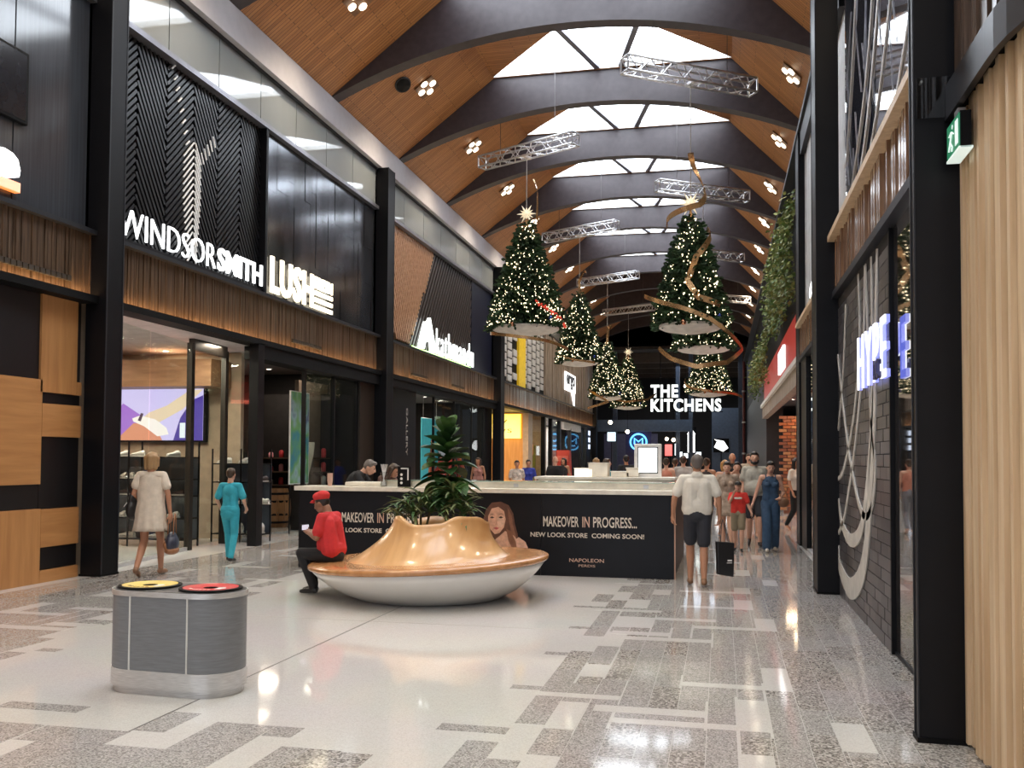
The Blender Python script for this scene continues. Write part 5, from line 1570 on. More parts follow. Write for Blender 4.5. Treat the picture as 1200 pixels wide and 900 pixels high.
# hump: rings from the flared foot to the wavy lip, then down inside
def lip(a):
    d = math.degrees(a) % 360
    pk = [(0, .86), (40, .80), (90, .90), (140, .84), (185, .90), (212, .955), (238, .86), (265, .875), (292, .955), (318, .945), (338, .88), (360, .86)]
    for (a0, h0), (a1, h1) in zip(pk, pk[1:]):
        if a0 <= d <= a1:
            u = (d - a0) / (a1 - a0); u = u * u * (3 - 2 * u); return h0 + (h1 - h0) * u
t = MB(); n2 = 96
rings = []
for k in range(15):
    f = k / 14
    ring_ = []
    for j in range(n2):
        a = 2 * math.pi * j / n2; h = lip(a)
        wob = .05 * math.sin(3 * a + 2.5 * f) * f
        q = .94 - .40 * (1 - (1 - f) ** 1.5) + wob
        z = .447 + (h - .447) * (f ** 1.12)
        tw = a + .35 * f
        X, Y = q * math.cos(tw) * 1.02, q * math.sin(tw) * .98
        ring_.append((X + .12 * f, Y, z + X * math.tan(tilt) * (1 - f)))
    rings.append(ring_)
for ins, dz in ((.94, .0), (.86, -.10), (.84, -.25)):
    rings.append([((x - .12) * ins + .12, y * ins, z + (dz if dz else .004)) for x, y, z in rings[14]])
for ring_ in rings: t.v += ring_
for k in range(len(rings) - 1):
    for j in range(n2):
        a = k * n2 + j; b = k * n2 + (j + 1) % n2; t.f.append((a, b, b + n2, a + n2)); t.m.append(0)
t.build('wavy_planter', TIMBER_B, r, smooth=True)
MB().lathe([(.42, .60), (0, .62)], 24, (.12, 0, 0)).build('soil', mat('soil', (.03, .02, .012), .9, bump=.5), r)
# plants
LEAF = [mat('dracaena_leaf', (0.055, 0.13, 0.035), .45, var=.3), mat('dracaena_leaf_edge', (0.20, 0.24, 0.10), .45, var=.2), mat('ficus_leaf', (0.020, 0.058, 0.016), .45, var=.3, spec=.3), mat('ficus_leaf_light', (0.055, 0.13, 0.03), .45, var=.2, spec=.3)]
def blade(t, p, d, L, w_, mi, droop=.5, seg=6):
    p = Vector(p); d = Vector(d).normalized(); s = d.cross(ZA)
    s = s.normalized() if s.length > .05 else XA; pts = []
    for k in range(seg + 1):
        u = k / seg; q = p + d * (L * u) - ZA * (droop * L * u * u); ww = w_ * math.sin(math.pi * min(1, .12 + .88 * u)) ** .7 * .5
        pts.append((q - s * ww + ZA * ww * .4, q - ZA * 0, q + s * ww + ZA * ww * .4))
    for a, b in zip(pts, pts[1:]):
        t.poly([tuple(a[0]), tuple(a[1]), tuple(b[1]), tuple(b[0])], mi); t.poly([tuple(a[1]), tuple(a[2]), tuple(b[2]), tuple(b[1])], mi)
def dracaena(x, y, z, heads, label, seed):
    r = thing('dracaena_plant', label, 'plant', (x, y, z)); rr = random.Random(seed)
    for hx, hy, hz, n, L in heads:
        MB().tube([(hx * .3, hy * .3, -.1), (hx * .8, hy * .8, hz * .6), (hx, hy, hz)], .014, 6).build('stem', mat('plant_stem', (.14, .12, .05), .7), r)
        for k in range(n):
            a = rr.uniform(0, 6.28); e = rr.uniform(.15, 1.5); t = MB()
            blade(t, (hx, hy, hz - rr.uniform(0, .14)), (math.cos(a), math.sin(a), e), L * rr.uniform(.7, 1.05), rr.uniform(.026, .044), rr.choice((0, 0, 1)), rr.uniform(.3, .65))
            t.build('leaf', LEAF[:2], r, smooth=True)
dracaena(BCX - .08, BCY - .10, .80, [(0, 0, .40, 34, .42), (-.18, .04, .30, 32, .40), (.14, -.02, .28, 28, .38), (-.05, -.08, .24, 26, .34), (-.28, .0, .22, 22, .32)], 'low bushy dracaena with striped leaves in the wavy planter', 1)
dracaena(BCX + .30, BCY - .05, .74, [(0, 0, .52, 38, .44), (.10, .03, .36, 32, .42), (.14, -.02, .26, 24, .34), (-.1, -.05, .34, 26, .38)], 'tall spiky dracaena in front of the broad leaved plant', 2)
r = thing('fiddle_leaf_plant', 'tall broad leaved green plant rising from the wavy planter', 'plant', (BCX + .16, BCY + .14, .66)); rr = random.Random(3)
MB().tube([(0, 0, -.1), (.02, 0, .5), (0, .02, 1.0), (.03, 0, 1.32)], [.022, .02, .014, .007], 8).build('trunk', mat('plant_stem', (.14, .12, .05), .7), r)
for k in range(46):
    u = k / 45; z = .50 + .80 * u + rr.uniform(-.03, .03); a = k * 2.4 + rr.uniform(-.5, .5); L = (.40 if u < .75 else .28) * rr.uniform(.8, 1.1)
    t = MB(); blade(t, (0, 0, z), (math.cos(a), math.sin(a), -.1 + 1.5 * u ** 2.2), L, L * rr.uniform(.55, .7), 2 if rr.random() < .7 - .4 * u else 3, .35 * (1 - u) + .08)
    t.build('leaf', LEAF, r, smooth=True)
for a in (0.3, 2.4, 4.4):
    t = MB(); blade(t, (0, 0, 1.20), (math.cos(a) * .35, math.sin(a) * .35, 1), .30, .15, 3, .02); t.build('leaf', LEAF, r, smooth=True)

# ================================================================== twin litter bin
r = thing('litter_bin', 'grey oval twin litter bin with steel base and coloured openings', 'bin', (-3.71, 5.97, 0), math.radians(-3))
def stadium(L, R_, n=12):
    P = []
    for k in range(n + 1):
        a = -math.pi / 2 + math.pi * k / n; P.append((L / 2 + R_ * math.cos(a), R_ * math.sin(a)))
    for k in range(n + 1):
        a = math.pi / 2 + math.pi * k / n; P.append((-L / 2 + R_ * math.cos(a), R_ * math.sin(a)))
    return P
def stad(t, L, R_, z0, z1, mi=0): t.prism(stadium(L, R_), (0, 0, z0), XA, YA, (0, 0, z1 - z0), mi)
t = MB(); stad(t, .50, .222, 0, .05); t.build('plinth', STEEL, r, smooth=40)
t = MB(); stad(t, .50, .246, .05, .165); t.build('base_band', STEEL, r, smooth=40)
t = MB(); stad(t, .50, .240, .165, .665); t.build('body', mat('bin_grey', (0.18, 0.19, 0.205), .45, stretch=(1, 1, 12), scale=8), r, smooth=40)
for sx in (-1, 1):
    for sy in (-1, 1):
        x = sx * .225
        MB().box(x - .006, sy * .238, .165, x + .006, sy * .2445, .665).build('panel_strip', mat('strip_pale', (.62, .62, .6), .4), r)
t = MB(); stad(t, .50, .248, .665, .70); t.build('top_rim', STEEL, r, smooth=40)
t = MB(); stad(t, .50, .238, .70, .703); t.build('lid', mat('lid_dark', (.10, .10, .10), .35, .5), r)
for sx, c, nm in ((-1, (.78, .56, .10), 'yellow'), (1, (.62, .05, .05), 'red')):
    x = sx * .245
    MB().lathe([(.195, .703), (.215, .710), (.215, .714), (.19, .716)], 32, (x, 0, 0), cap=False).build('opening_ring', BLACKM, r, smooth=40)
    t = MB(); prf = [(.05, .7125), (.188, .718)]
    t.lathe(prf, 32, (x, 0, 0), cap=False); t.build(nm + '_sticker', mat('sticker_' + nm, c, .35), r)
    MB().lathe([(.052, .7122), (0, .7122)], 20, (x, 0, 0)).build('opening', BLACKM, r)
    t = MB()
    for k in range(7):
        a = math.radians(-135 + k * 12); t.box(x + .14 * math.cos(a) - .006, .14 * math.sin(a) - .012, .714, x + .14 * math.cos(a) + .006, .14 * math.sin(a) + .012, .7175)
    t.build('printed_marks', mat('print_dark', (.15, .12, .05), .5) if nm == 'yellow' else WHITE, r)
    t = MB(); t.prism([(-.02, -.05), (.02, -.05), (.03, .02), (.01, .05), (-.01, .05), (-.03, .02)], (x + .11, -.05, .7175), XA, YA, (0, 0, .002)); t.build('printed_icon', WHITE, r)
# ================================================================== kiosk behind black hoarding
KY = 12.92
r = thing('kiosk_hoarding', 'long black hoarding around kiosk printed with gold makeover lettering and portrait', 'hoarding')
HBK = mat('hoarding_vinyl', (0.0055, 0.006, 0.009), 0.42, spec=0.25)
for a, b in ((-6.10, -4.28), (-4.275, -2.455), (-2.45, -0.62)): MB().box(a, KY, 0.0, b, KY + .04, 1.135).build('front_panel', HBK, r)
MB().box(-6.10, KY + .04, 0, -6.06, 16.4, 1.135).build('side_panel', HBK, r)
MB().box(-.66, KY + .04, 0, -.62, 16.4, 1.135).build('side_panel', HBK, r)
MB().box(-.617, KY + .005, 0, -.60, KY + .05, 1.14).build('corner_trim', mat('copper_trim', (.42, .24, .16), .35, .7), r)
GT = [mat('copper_print', (0.70, 0.46, 0.34), .35, .3), mat('cream_print', (0.74, 0.66, 0.56), .4)]
fy = KY - .002
def lettering(s, x, z, w_, h, bold, m_): text(s, (x, fy, z), XA, ZA, w_, h, .002, m_, r, bold=bold, joined=True, name='printed_text')
lettering('MAKEOVER', -2.42, .68, .50, .145, .012, GT[1]); lettering('IN', -1.87, .68, .10, .145, .012, GT[0]); lettering('PROGRESS...', -1.72, .68, .60, .145, .012, GT[1])
lettering('NEW LOOK STORE', -2.60, .535, .80, .065, .02, GT[1]); lettering('COMING SOON!', -1.74, .535, .72, .065, .02, GT[1])
lettering('NAPOLEON', -2.05, .20, .48, .05, .0, GT[0]); lettering('PERDIS', -1.92, .135, .23, .033, .0, GT[0])
lettering('MAKEOVER', -5.42, .68, .50, .145, .012, GT[1]); lettering('IN', -4.87, .68, .10, .145, .012, GT[0]); lettering('PROGRESS...', -4.72, .68, .60, .145, .012, GT[1])
lettering('NEW LOOK STORE', -5.60, .535, .80, .065, .02, GT[1]); lettering('COMING SOON!', -4.74, .535, .72, .065, .02, GT[1])
# printed portrait: long wavy hair, face, shoulder
def pr(nm, pts, c, k):
    t = MB(); t.prism(pts, (-3.26, KY - .0012 * k, 0.36), XA * .82, ZA * .82, (0, -.001, 0)); t.build(nm, mat('print_' + nm, c, .45, var=.1, scale=18), r)
pr('hair_back', [(.02, .66), (.12, .78), (.28, .80), (.42, .74), (.50, .60), (.53, .42), (.58, .25), (.60, .05), (.50, -.05), (.30, .0), (.10, .0), (-.02, .2), (-.04, .45)], (.13, .055, .035), 1)
pr('hair_shine', [(.40, .70), (.47, .58), (.50, .40), (.55, .22), (.56, .08), (.50, .02), (.46, .3), (.42, .52)], (.25, .11, .065), 2)
pr('face', [(.06, .55), (.12, .68), (.24, .71), (.34, .64), (.37, .50), (.34, .36), (.26, .26), (.18, .24), (.10, .32), (.06, .42)], (.72, .40, .27), 3)
pr('cheek_light', [(.22, .52), (.33, .56), (.35, .46), (.30, .36), (.23, .38)], (.80, .50, .36), 4)
pr('eye_left', [(.09, .525), (.13, .545), (.17, .525), (.13, .51)], (.06, .035, .03), 5); pr('eye_right', [(.24, .53), (.285, .55), (.33, .53), (.285, .512)], (.06, .035, .03), 5)
pr('brow_left', [(.08, .57), (.13, .59), (.18, .575), (.13, .578)], (.13, .06, .04), 5); pr('brow_right', [(.23, .58), (.29, .60), (.34, .575), (.29, .588)], (.13, .06, .04), 5)
pr('nose_shade', [(.19, .52), (.20, .43), (.185, .405), (.225, .405), (.215, .43)], (.55, .28, .19), 5); pr('lips', [(.15, .345), (.20, .362), (.26, .347), (.21, .318)], (.50, .10, .10), 5)
pr('shoulder', [(.36, .30), (.52, .22), (.66, .05), (.70, -.2), (.1, -.2), (.12, .1), (.25, .2)], (.66, .37, .25), 4)
pr('hand', [(.50, .12), (.60, .20), (.72, .12), (.78, -.02), (.74, -.12), (.60, -.02)], (.72, .42, .30), 6)
pr('hair_lock', [(.38, .34), (.46, .30), (.55, .12), (.58, -.06), (.50, -.02), (.42, .14)], (.26, .11, .06), 7)
base(r, -3.36, 13.2)
CT = mat('counter_cream', (0.80, 0.75, 0.64), .3, coat=.3)
r = thing('kiosk_counter', 'long cream kiosk counter with glass edged ledge above black hoarding', 'counter')
MB().box(-6.16, KY - .05, 1.137, -.56, KY + .55, 1.20).build('worktop', CT, r, bevel=.006)
MB().box(-5.95, KY + .08, 0, -.7, KY + .5, 1.135).build('carcass', CREAM, r)
MB().box(-4.85, KY + .25, 1.20, -.56, KY + .75, 1.285).build('raised_ledge', CT, r)
MB().box(-4.85, KY + .22, 1.287, -.52, KY + .80, 1.300).build('glass_ledge', mat('glass_edge_green', (.42, .50, .42), .08, coat=.6), r)
for x in (-4.9, -2.9, -1.05): MB().box(x, KY + .24, 1.215, x + .07, KY + .25, 1.265).build('ledge_clip', STEEL, r)
base(r, -3.36, 13.2)
r = thing('kiosk_island', 'cream display island standing behind the kiosk counter', 'counter')
MB().box(-2.9, 15.0, 0, -.75, 15.9, 1.30).build('body', CT, r, bevel=.01); MB().box(-2.95, 14.95, 1.30, -.7, 15.95, 1.335).build('top', CREAM, r)
base(r, -1.8, 15.4)
for x, w_, h, lab in ((-2.35, .30, .13, 'glowing cream display riser on the kiosk island'), (-2.12, .32, .22, 'tall cream display box on the kiosk island'), (-1.75, .3, .08, 'flat cream tray riser on the kiosk island'), (-1.5, .2, .14, 'small cream display box beside the lit panel')):
    r = thing('display_box', lab, 'display', (x, 15.3, 1.336))
    MB().box(0, 0, 0, w_, .3, h).build('body', CT if 'glow' not in lab else glow('riser_glow', (1, .9, .65), .8), r, bevel=.01); MB().box(-.01, -.01, h, w_ + .01, .31, h + .012).build('lid', CREAM, r)
r = thing('lightbox_panel', 'white framed upright lightbox glowing on the kiosk island', 'lightbox', (-1.16, 15.45, 1.336))
MB().box(-.22, -.05, -.03, .22, .05, .54).build('frame', WHITE, r, bevel=.015); MB().box(-.165, -.056, .06, .165, -.05, .49).build('bezel', BLACK, r); MB().box(-.15, -.06, .075, .15, -.056, .475).build('lit_screen', glow('lightbox_white', (.95, 1, 1), 1.4), r)
for x, h, lab in ((-5.42, .06, 'low cream tray on the hoarding counter beside the barista'), ):
    r = thing('counter_tray', lab, 'tray', (x, KY + .1, 1.20)); MB().box(0, 0, 0, .55, .4, h).build('body', CT, r, bevel=.008); MB().box(.01, .01, h, .54, .39, h + .006).build('top', CREAM, r)
r = thing('straw_holder', 'clear acrylic holder with menu card and straws on counter', 'holder', (-4.82, KY + .12, 1.20))
t = MB(); t.lathe([(.05, 0), (.055, .22), (.05, .22), (.046, .01)], 14); t.build('cup', glass('clear_acrylic', (.9, .9, .9), .9), r, smooth=40)
for k in range(6): MB().tube([(.01 * (k - 3), 0, .02), (-.02 * (k - 2.5), .01, .33)], .005, 6).build('straw', WHITE, r)
r = thing('menu_card', 'small dark menu card with white corner print on counter', 'menu card', (-4.62, KY + .15, 1.20))
MB().box(0, 0, 0, .2, .015, .3).build('card', BLACKM, r)
t = MB(); t.box(.05, -.004, .26, .17, 0, .28); t.box(.15, -.004, .10, .17, 0, .28); t.build('corner_print', WHITE, r)
for k in range(3): MB().ell((.06, -.002, .06 + k * .06), .02, .004, .02, 10, 6).build('dot_print', WHITE, r)
r = thing('takeaway_cups', 'stack of paper cups on counter beside barista', 'cups', (-5.7, KY + .2, 1.20))
for k in range(4): MB().lathe([(.03, k * .03), (.042, k * .03 + .1), (.038, k * .03 + .1)], 14).build('cup', mat('paper_cup', (.55, .35, .28), .6), r, smooth=40)
# ================================================================== people
SKIN = {'f': mat('skin_fair', (0.60, 0.34, 0.24), .5, var=.05), 't': mat('skin_tan', (0.45, 0.22, 0.13), .5, var=.05), 'd': mat('skin_brown', (0.28, 0.14, 0.085), .5, var=.05)}
EYE_M = mat('eye_dark', (.03, .02, .02), .2); LIP_M = mat('lips', (.42, .14, .12), .4)
def cloth(name, c, var=.03): return mat('cloth_' + name, c, .85, var=var, scale=14, bump=.25, bscale=30)
HAIRC = {'black': mat('hair_black', (.012, .009, .008), .4, bump=.5, bscale=90), 'brown': mat('hair_brown', (.05, .028, .016), .45, bump=.5, bscale=90),
         'blonde': mat('hair_blonde', (.36, .22, .10), .45, bump=.5, bscale=90), 'grey': mat('hair_grey', (.13, .11, .10), .5, bump=.5, bscale=90), 'ginger': mat('hair_ginger', (.42, .22, .07), .45, bump=.5, bscale=90)}
class Body:
    def __init__(s): s.p = []; s.mats = []
    def mi(s, m):
        if m not in s.mats: s.mats.append(m)
        return s.mats.index(m)
    def cap(s, a, b, ra, rb, m): s.p.append(('c', np.array(a, float), np.array(b, float), ra, rb, s.mi(m)))
    def ell(s, c, r, m): s.p.append(('e', np.array(c, float), np.array(r, float), 0, 0, s.mi(m)))
    def raw(s):
        t = MB()
        for k, a, b, ra, rb, mi in s.p:
            if k == 'e': t.ell(a, *b, 14, 10)
            else:
                d = b - a; L = np.linalg.norm(d); d = d / max(L, 1e-6); pts = []; rs = []
                for q in (-.98, -.7, -.35): pts.append(a + d * ra * q); rs.append(ra * math.sqrt(1 - q * q))
                for q in (0, .5, 1.0): pts.append(a + d * L * q); rs.append(ra + (rb - ra) * q)
                for q in (.35, .7, .98): pts.append(b + d * rb * q); rs.append(rb * math.sqrt(1 - q * q))
                t.tube(pts, rs, 12)
        return t
    def build(s, name, parent, vox, smooth=3, scale=1.0):
        me = s.raw().mesh('tmp')
        o = bpy.data.objects.new('tmp', me); COL.objects.link(o)
        m = o.modifiers.new('r', 'REMESH'); m.mode = 'VOXEL'; m.voxel_size = vox
        m = o.modifiers.new('s', 'SMOOTH'); m.iterations = smooth; m.factor = .5
        bpy.context.view_layer.update()
        out = bpy.data.meshes.new_from_object(o.evaluated_get(bpy.context.evaluated_depsgraph_get()))
        bpy.data.objects.remove(o); bpy.data.meshes.remove(me)
        out.name = name
        n = len(out.polygons); C = np.zeros(n * 3)
        out.polygons.foreach_get('center', C); C = C.reshape(-1, 3)
        best = np.full(n, 1e9); idx = np.zeros(n, int)
        for k, a, b, ra, rb, mi in s.p:
            if k == 'e':
                q = (C - a) / b; k0 = np.linalg.norm(q, axis=1); k1 = np.linalg.norm(q / b, axis=1); d = k0 * (k0 - 1) / np.maximum(k1, 1e-9)
            else:
                ab = b - a; u = np.clip(((C - a) @ ab) / max(ab @ ab, 1e-9), 0, 1); d = np.linalg.norm(C - a - u[:, None] * ab, axis=1) - (ra + (rb - ra) * u)
            w_ = d < best; best[w_] = d[w_]; idx[w_] = mi
        out.materials.clear()
        for m in s.mats: out.materials.append(m)
        out.polygons.foreach_set('material_index', idx.tolist())
        out.polygons.foreach_set('use_smooth', [True] * n)
        if scale != 1.0: out.transform(Matrix.Scale(scale, 4))
        return link(name, out, s.mats, parent)
def V3(*a): return np.array(a, float)
def unit(v): v = np.array(v, float); return v / max(np.linalg.norm(v), 1e-9)
def hand(B, w, d, n, m, curl=.5, side=1, r=.0085):
    """palm, four fingers and a thumb; d along the hand, n out of the palm"""
    d = unit(d); n = unit(n - d * np.dot(n, d)); s = np.cross(d, n) * side
    B.cap(w, w + d * .03, .026, .030, m); B.cap(w + d * .03 - s * .018, w + d * .085 - s * .022, .022, .018, m); B.cap(w + d * .03 + s * .018, w + d * .085 + s * .022, .022, .018, m)
    for k, (o, L) in enumerate(((-.034, .062), (-.012, .074), (.011, .070), (.033, .054))):
        a = w + d * .09 + s * o; c1 = unit(d * math.cos(curl) + n * math.sin(curl)); c2 = unit(d * math.cos(curl * 2.1) + n * math.sin(curl * 2.1))
        b = a + c1 * L * .55; B.cap(a - d * .015, b, r + .001, r, m); B.cap(b, b + c2 * L * .5, r, r * .8, m)
    a = w + d * .03 + s * -.03; b = a + unit(d * .7 - s * .75 + n * .35) * .045; B.cap(a, b, .011, .010, m); B.cap(b, b + unit(d + n * .5) * .03, .0095, .008, m)
def rot(p, o, yaw=0, pitch=0):
    """turn the head about the neck: pitch > 0 looks down, yaw > 0 turns to the left"""
    p = np.array(p, float) - o; c, s = math.cos(-pitch), math.sin(-pitch); p = np.array([p[0], p[1] * c - p[2] * s, p[1] * s + p[2] * c])
    c, s = math.cos(yaw), math.sin(yaw); return np.array([p[0] * c - p[1] * s, p[0] * s + p[1] * c, p[2]]) + o
STAND = dict(pelvis=(0, 0, .93), waist=(0, 0, 1.07), chest=(0, .0, 1.27), neck=(0, -.005, 1.44), head=(0, .015, 1.585),
             hipL=(-.085, 0, .90), kneeL=(-.095, .025, .49), ankL=(-.10, -.02, .075), hipR=(.085, 0, .90), kneeR=(.095, .025, .49), ankR=(.10, -.02, .075),
             shL=(-.165, 0, 1.385), elL=(-.225, -.03, 1.12), wrL=(-.235, .03, .88), shR=(.165, 0, 1.385), elR=(.225, -.03, 1.12), wrR=(.235, .03, .88))
WALK = dict(kneeL=(-.085, .14, .51), ankL=(-.085, .17, .085), kneeR=(.085, .00, .48), ankR=(.085, -.26, .13), elL=(-.215, -.10, 1.13), wrL=(-.225, -.05, .89), elR=(.215, .0, 1.12), wrR=(.22, .13, .90))
WALK2 = dict(kneeR=(.085, .14, .51), ankR=(.085, .17, .085), kneeL=(-.085, .00, .48), ankL=(-.085, -.26, .13), elR=(.215, -.10, 1.13), wrR=(.225, -.05, .89), elL=(-.215, .0, 1.12), wrL=(-.22, .13, .90))
def person(label, x, y, H, rz, J=None, top='tee', tc=None, bottom='pants', bc=None, shoe=None, skin='f', hair=('short', 'brown'), vox=.013,
           hy=0, hp=0, fem=False, belly=0.0, group=None, z=0.0, extra=None, face=True, curl=.45, sleeve=None, garment=None, hat=None):
    r = thing('person', label, 'person', (x, y, z), rz, group); sc = H / 1.70
    P = dict(STAND)
    for q in (J or ()): P.update(q)
    P = {k: np.array(v, float) for k, v in P.items()}
    sk = SKIN[skin]; tm = tc or sk; bm_ = bc or sk; B = Body()
    sh = .92 if fem else 1.0; hw = 1.04 if fem else .97
    # torso
    B.ell(P['pelvis'] + V3(0, -.01, .0), (.150 * hw, .108, .115), bm_); B.ell(P['pelvis'] + V3(0, -.035, -.03), (.135 * hw, .09, .095), bm_)
    B.cap(P['pelvis'] + V3(-.06, 0, .06), P['waist'] + V3(-.05, 0, 0), .095, .092, tm); B.cap(P['pelvis'] + V3(.06, 0, .06), P['waist'] + V3(.05, 0, 0), .095, .092, tm)
    if belly: B.ell(P['waist'] + V3(0, .03, -.02), (.165 + belly * .4, .11 + belly, .16), tm)
    B.cap(P['waist'] + V3(-.045, 0, 0), P['chest'] + V3(-.06, .01, 0), .092, .105 * sh, tm); B.cap(P['waist'] + V3(.045, 0, 0), P['chest'] + V3(.06, .01, 0), .092, .105 * sh, tm)
    B.ell(P['chest'] + V3(0, .0, .02), (.162 * sh, .112, .14), tm)
    bare = top in ('tank', 'strap', 'none')
    ym = sk if bare and top != 'tank' else tm
    B.cap(P['chest'] + V3(0, -.01, .08), P['neck'] + V3(0, 0, -.03), .085, .062, ym)
    for sd in ('L', 'R'): B.cap(P['neck'] + V3(0, -.01, -.05), P['sh' + sd] * V3(.92, 1, 1), .055, .058, ym if not (top == 'tank') else sk)
    if not fem and not bare:                     # loose shirt hanging straight from the chest
        for sx in (-1, 1): B.cap(P['chest'] + V3(sx * .075, -.005, .03), P['pelvis'] + V3(sx * .078, -.005, .05), .096 + belly * .35, .102 + belly * .35, tm)
    if fem:
        for sx in (-1, 1): B.ell(P['chest'] + V3(sx * .065, .095, -.02), (.058, .048, .055), tm)
    B.cap(P['neck'] + V3(0, -.005, -.03), P['head'] + V3(0, -.02, -.08), .056, .050, sk)
    # head, turned on the neck
    hc, nk = P['head'], P['neck']; hd = lambda a, b, c: rot(hc + V3(a, b, c), nk, hy, hp)
    B.ell(hd(0, -.008, .015), (.074, .090, .100), sk); B.ell(hd(0, .028, -.055), (.056, .060, .062), sk); B.ell(hd(0, .045, -.01), (.058, .05, .07), sk)
    if face:
        B.cap(hd(0, .092, .01), hd(0, .108, -.022), .010, .015, sk)
        for sx in (-1, 1):
            B.ell(hd(sx * .074, -.008, -.008), (.012, .020, .030), sk); B.ell(hd(sx * .030, .088, .016), (.0105, .009, .006), EYE_M)
        B.cap(hd(-.018, .086, -.062), hd(.018, .086, -.062), .009, .009, LIP_M)
    # legs
    for sd, sx in (('L', -1), ('R', 1)):
        h, k, a = P['hip' + sd], P['knee' + sd], P['ank' + sd]
        if bottom in ('shorts', 'skort'):
            f = .78; e = h + (k - h) * f; B.cap(h, e, .096, .088, bm_); B.cap(h + (k - h) * .6, k, .062, .052, sk); B.cap(k, k + (a - k) * .35, .052, .055, sk); B.cap(k + (a - k) * .3, a, .054, .034, sk)
        elif bottom == 'pants':
            B.cap(h, k, .092, .066, bm_); B.cap(k, a + V3(0, 0, .02), .066, .052, bm_)
        elif bottom == 'wide':
            B.cap(h, k, .098, .088, bm_); B.cap(k, a + V3(0, 0, .03), .088, .092, bm_)
        else:
            B.cap(h, k, .082, .052, sk); B.cap(k, k + (a - k) * .35, .052, .054, sk); B.cap(k + (a - k) * .3, a, .053, .034, sk)
        d = unit(V3(sx * .12, 1, 0)); sm = shoe or sk
        if abs(a[2]) > .11: d = unit(d + V3(0, 0, -.45))
        foot = a - V3(0, 0, .02)
        B.cap(a, a - V3(0, .015, .035), .036, .036, sm); B.cap(foot - d * .03 - V3(0, 0, .012), foot + d * .13 - V3(0, 0, .024 if a[2] < .11 else .01), .036, .030, sm); B.cap(foot + d * .10 - V3(0, 0, .02), foot + d * .16 - V3(0, 0, .028), .034, .024, sm)
    # arms
    sl = {'tee': .62, 'polo': .70, 'scrub': .72, 'dress': .55, 'long': 1.0}.get(top, 0) if sleeve is None else sleeve
    for sd, sx in (('L', -1), ('R', 1)):
        a, e, w_ = P['sh' + sd], P['el' + sd], P['wr' + sd]; k = sh
        B.cap(a, e, .048 * k, .038 * k, sk); B.cap(e, e + (w_ - e) * .4, .038 * k, .036 * k, sk); B.cap(e + (w_ - e) * .3, w_, .036 * k, .025 * k, sk)
        if sl: B.cap(a, a + (e - a) * sl, .060 * k, .062 * k + (.012 if top in ('dress', 'scrub') else .006), tm)
        dd = unit(w_ - e); n = V3(-sx, .25, 0) if abs(dd[2]) > .5 else V3(-sx * .3, 0, .9)
        cu = curl if not isinstance(curl, dict) else curl.get(sd, .45)
        hand(B, w_, dd, n, sk, cu, sx)
    if extra: extra(B, P, hd)
    body = B.build('body', r, vox, scale=sc)
    # hair
    kind, hcol = hair
    if kind != 'bald':
        Hh = Body(); m = HAIRC[hcol]
        Hh.ell(hd(0, -.022, .034), (.083, .088, .092), m); Hh.ell(hd(0, .03, .085), (.062, .052, .034), m)
        if kind in ('short', 'beard'): Hh.ell(hd(0, -.055, -.005), (.070, .052, .07), m)
        if kind == 'beard': Hh.ell(hd(0, .052, -.082), (.052, .05, .042), m); Hh.cap(hd(-.062, .03, -.045), hd(-.05, .05, -.08), .02, .022, m); Hh.cap(hd(.062, .03, -.045), hd(.05, .05, -.08), .02, .022, m)
        if kind in ('bob', 'long'):
            L = -.10 if kind == 'bob' else -.26
            for sx in (-1, 0, 1): Hh.cap(hd(sx * .058, -.045 - (.03 if sx == 0 else 0), .04), hd(sx * .06, -.05 - (.03 if sx == 0 else 0), L), .045, .034, m)
            for sx in (-1, 1): Hh.cap(hd(sx * .078, .01, .04), hd(sx * .08, .0, L * .7), .022, .020, m)
        if kind in ('bun', 'pony', 'up'):
            Hh.ell(hd(0, -.06, .0), (.066, .045, .065), m)
            if kind == 'bun': Hh.ell(hd(0, -.085, .085), (.042, .042, .040), m)
            if kind == 'pony': Hh.cap(hd(0, -.10, .06), hd(0, -.13, -.12), .03, .018, m)
        Hh.build('hair', r, max(.009, vox * .8), 2, sc)
    if hat:
        Ht = Body(); m = hat[1]
        if hat[0] == 'beret':
            Ht.ell(hd(0, -.025, .075), (.098, .110, .062), m); Ht.ell(hd(0, -.06, .085), (.088, .085, .055), m); Ht.cap(hd(-.03, .095, .062), hd(.03, .095, .062), .020, .020, m); Ht.ell(hd(0, .105, .052), (.055, .05, .010), m)
        else:
            Ht.ell(hd(0, -.01, .062), (.085, .098, .062), m); Ht.ell(hd(0, .10, .05), (.06, .065, .010), m)
        Ht.build('hat', r, .009, 2, sc)
    if garment:
        t = MB(); nn = 40; rows = garment['rows']; base_i = []
        for off in (0, -.006):
            for (zz, rx, ry, cy, rip) in rows:
                for j in range(nn):
                    a = 2 * math.pi * j / nn; q = 1 + rip * math.sin(a * garment.get('freq', 9)) ; t.v.append(((rx * q + off) * math.cos(a) * sc + garment.get('cx', 0) * sc, ((ry * q + off) * math.sin(a) + cy) * sc, zz * sc))
        R_ = len(rows)
        for o in range(2):
            for k in range(R_ - 1):
                for j in range(nn):
                    a = (o * R_ + k) * nn + j; b = (o * R_ + k) * nn + (j + 1) % nn; q = (a, b, b + nn, a + nn); t.f.append(q if o == 0 else q[::-1]); t.m.append(0)
        for j in range(nn):
            a, b = (R_ - 1) * nn + j, (R_ - 1) * nn + (j + 1) % nn; t.f.append((a, b, b + R_ * nn, a + R_ * nn)); t.m.append(0)
        t.build(garment['name'], garment['mat'], r, smooth=True)
    return r
PI = math.pi
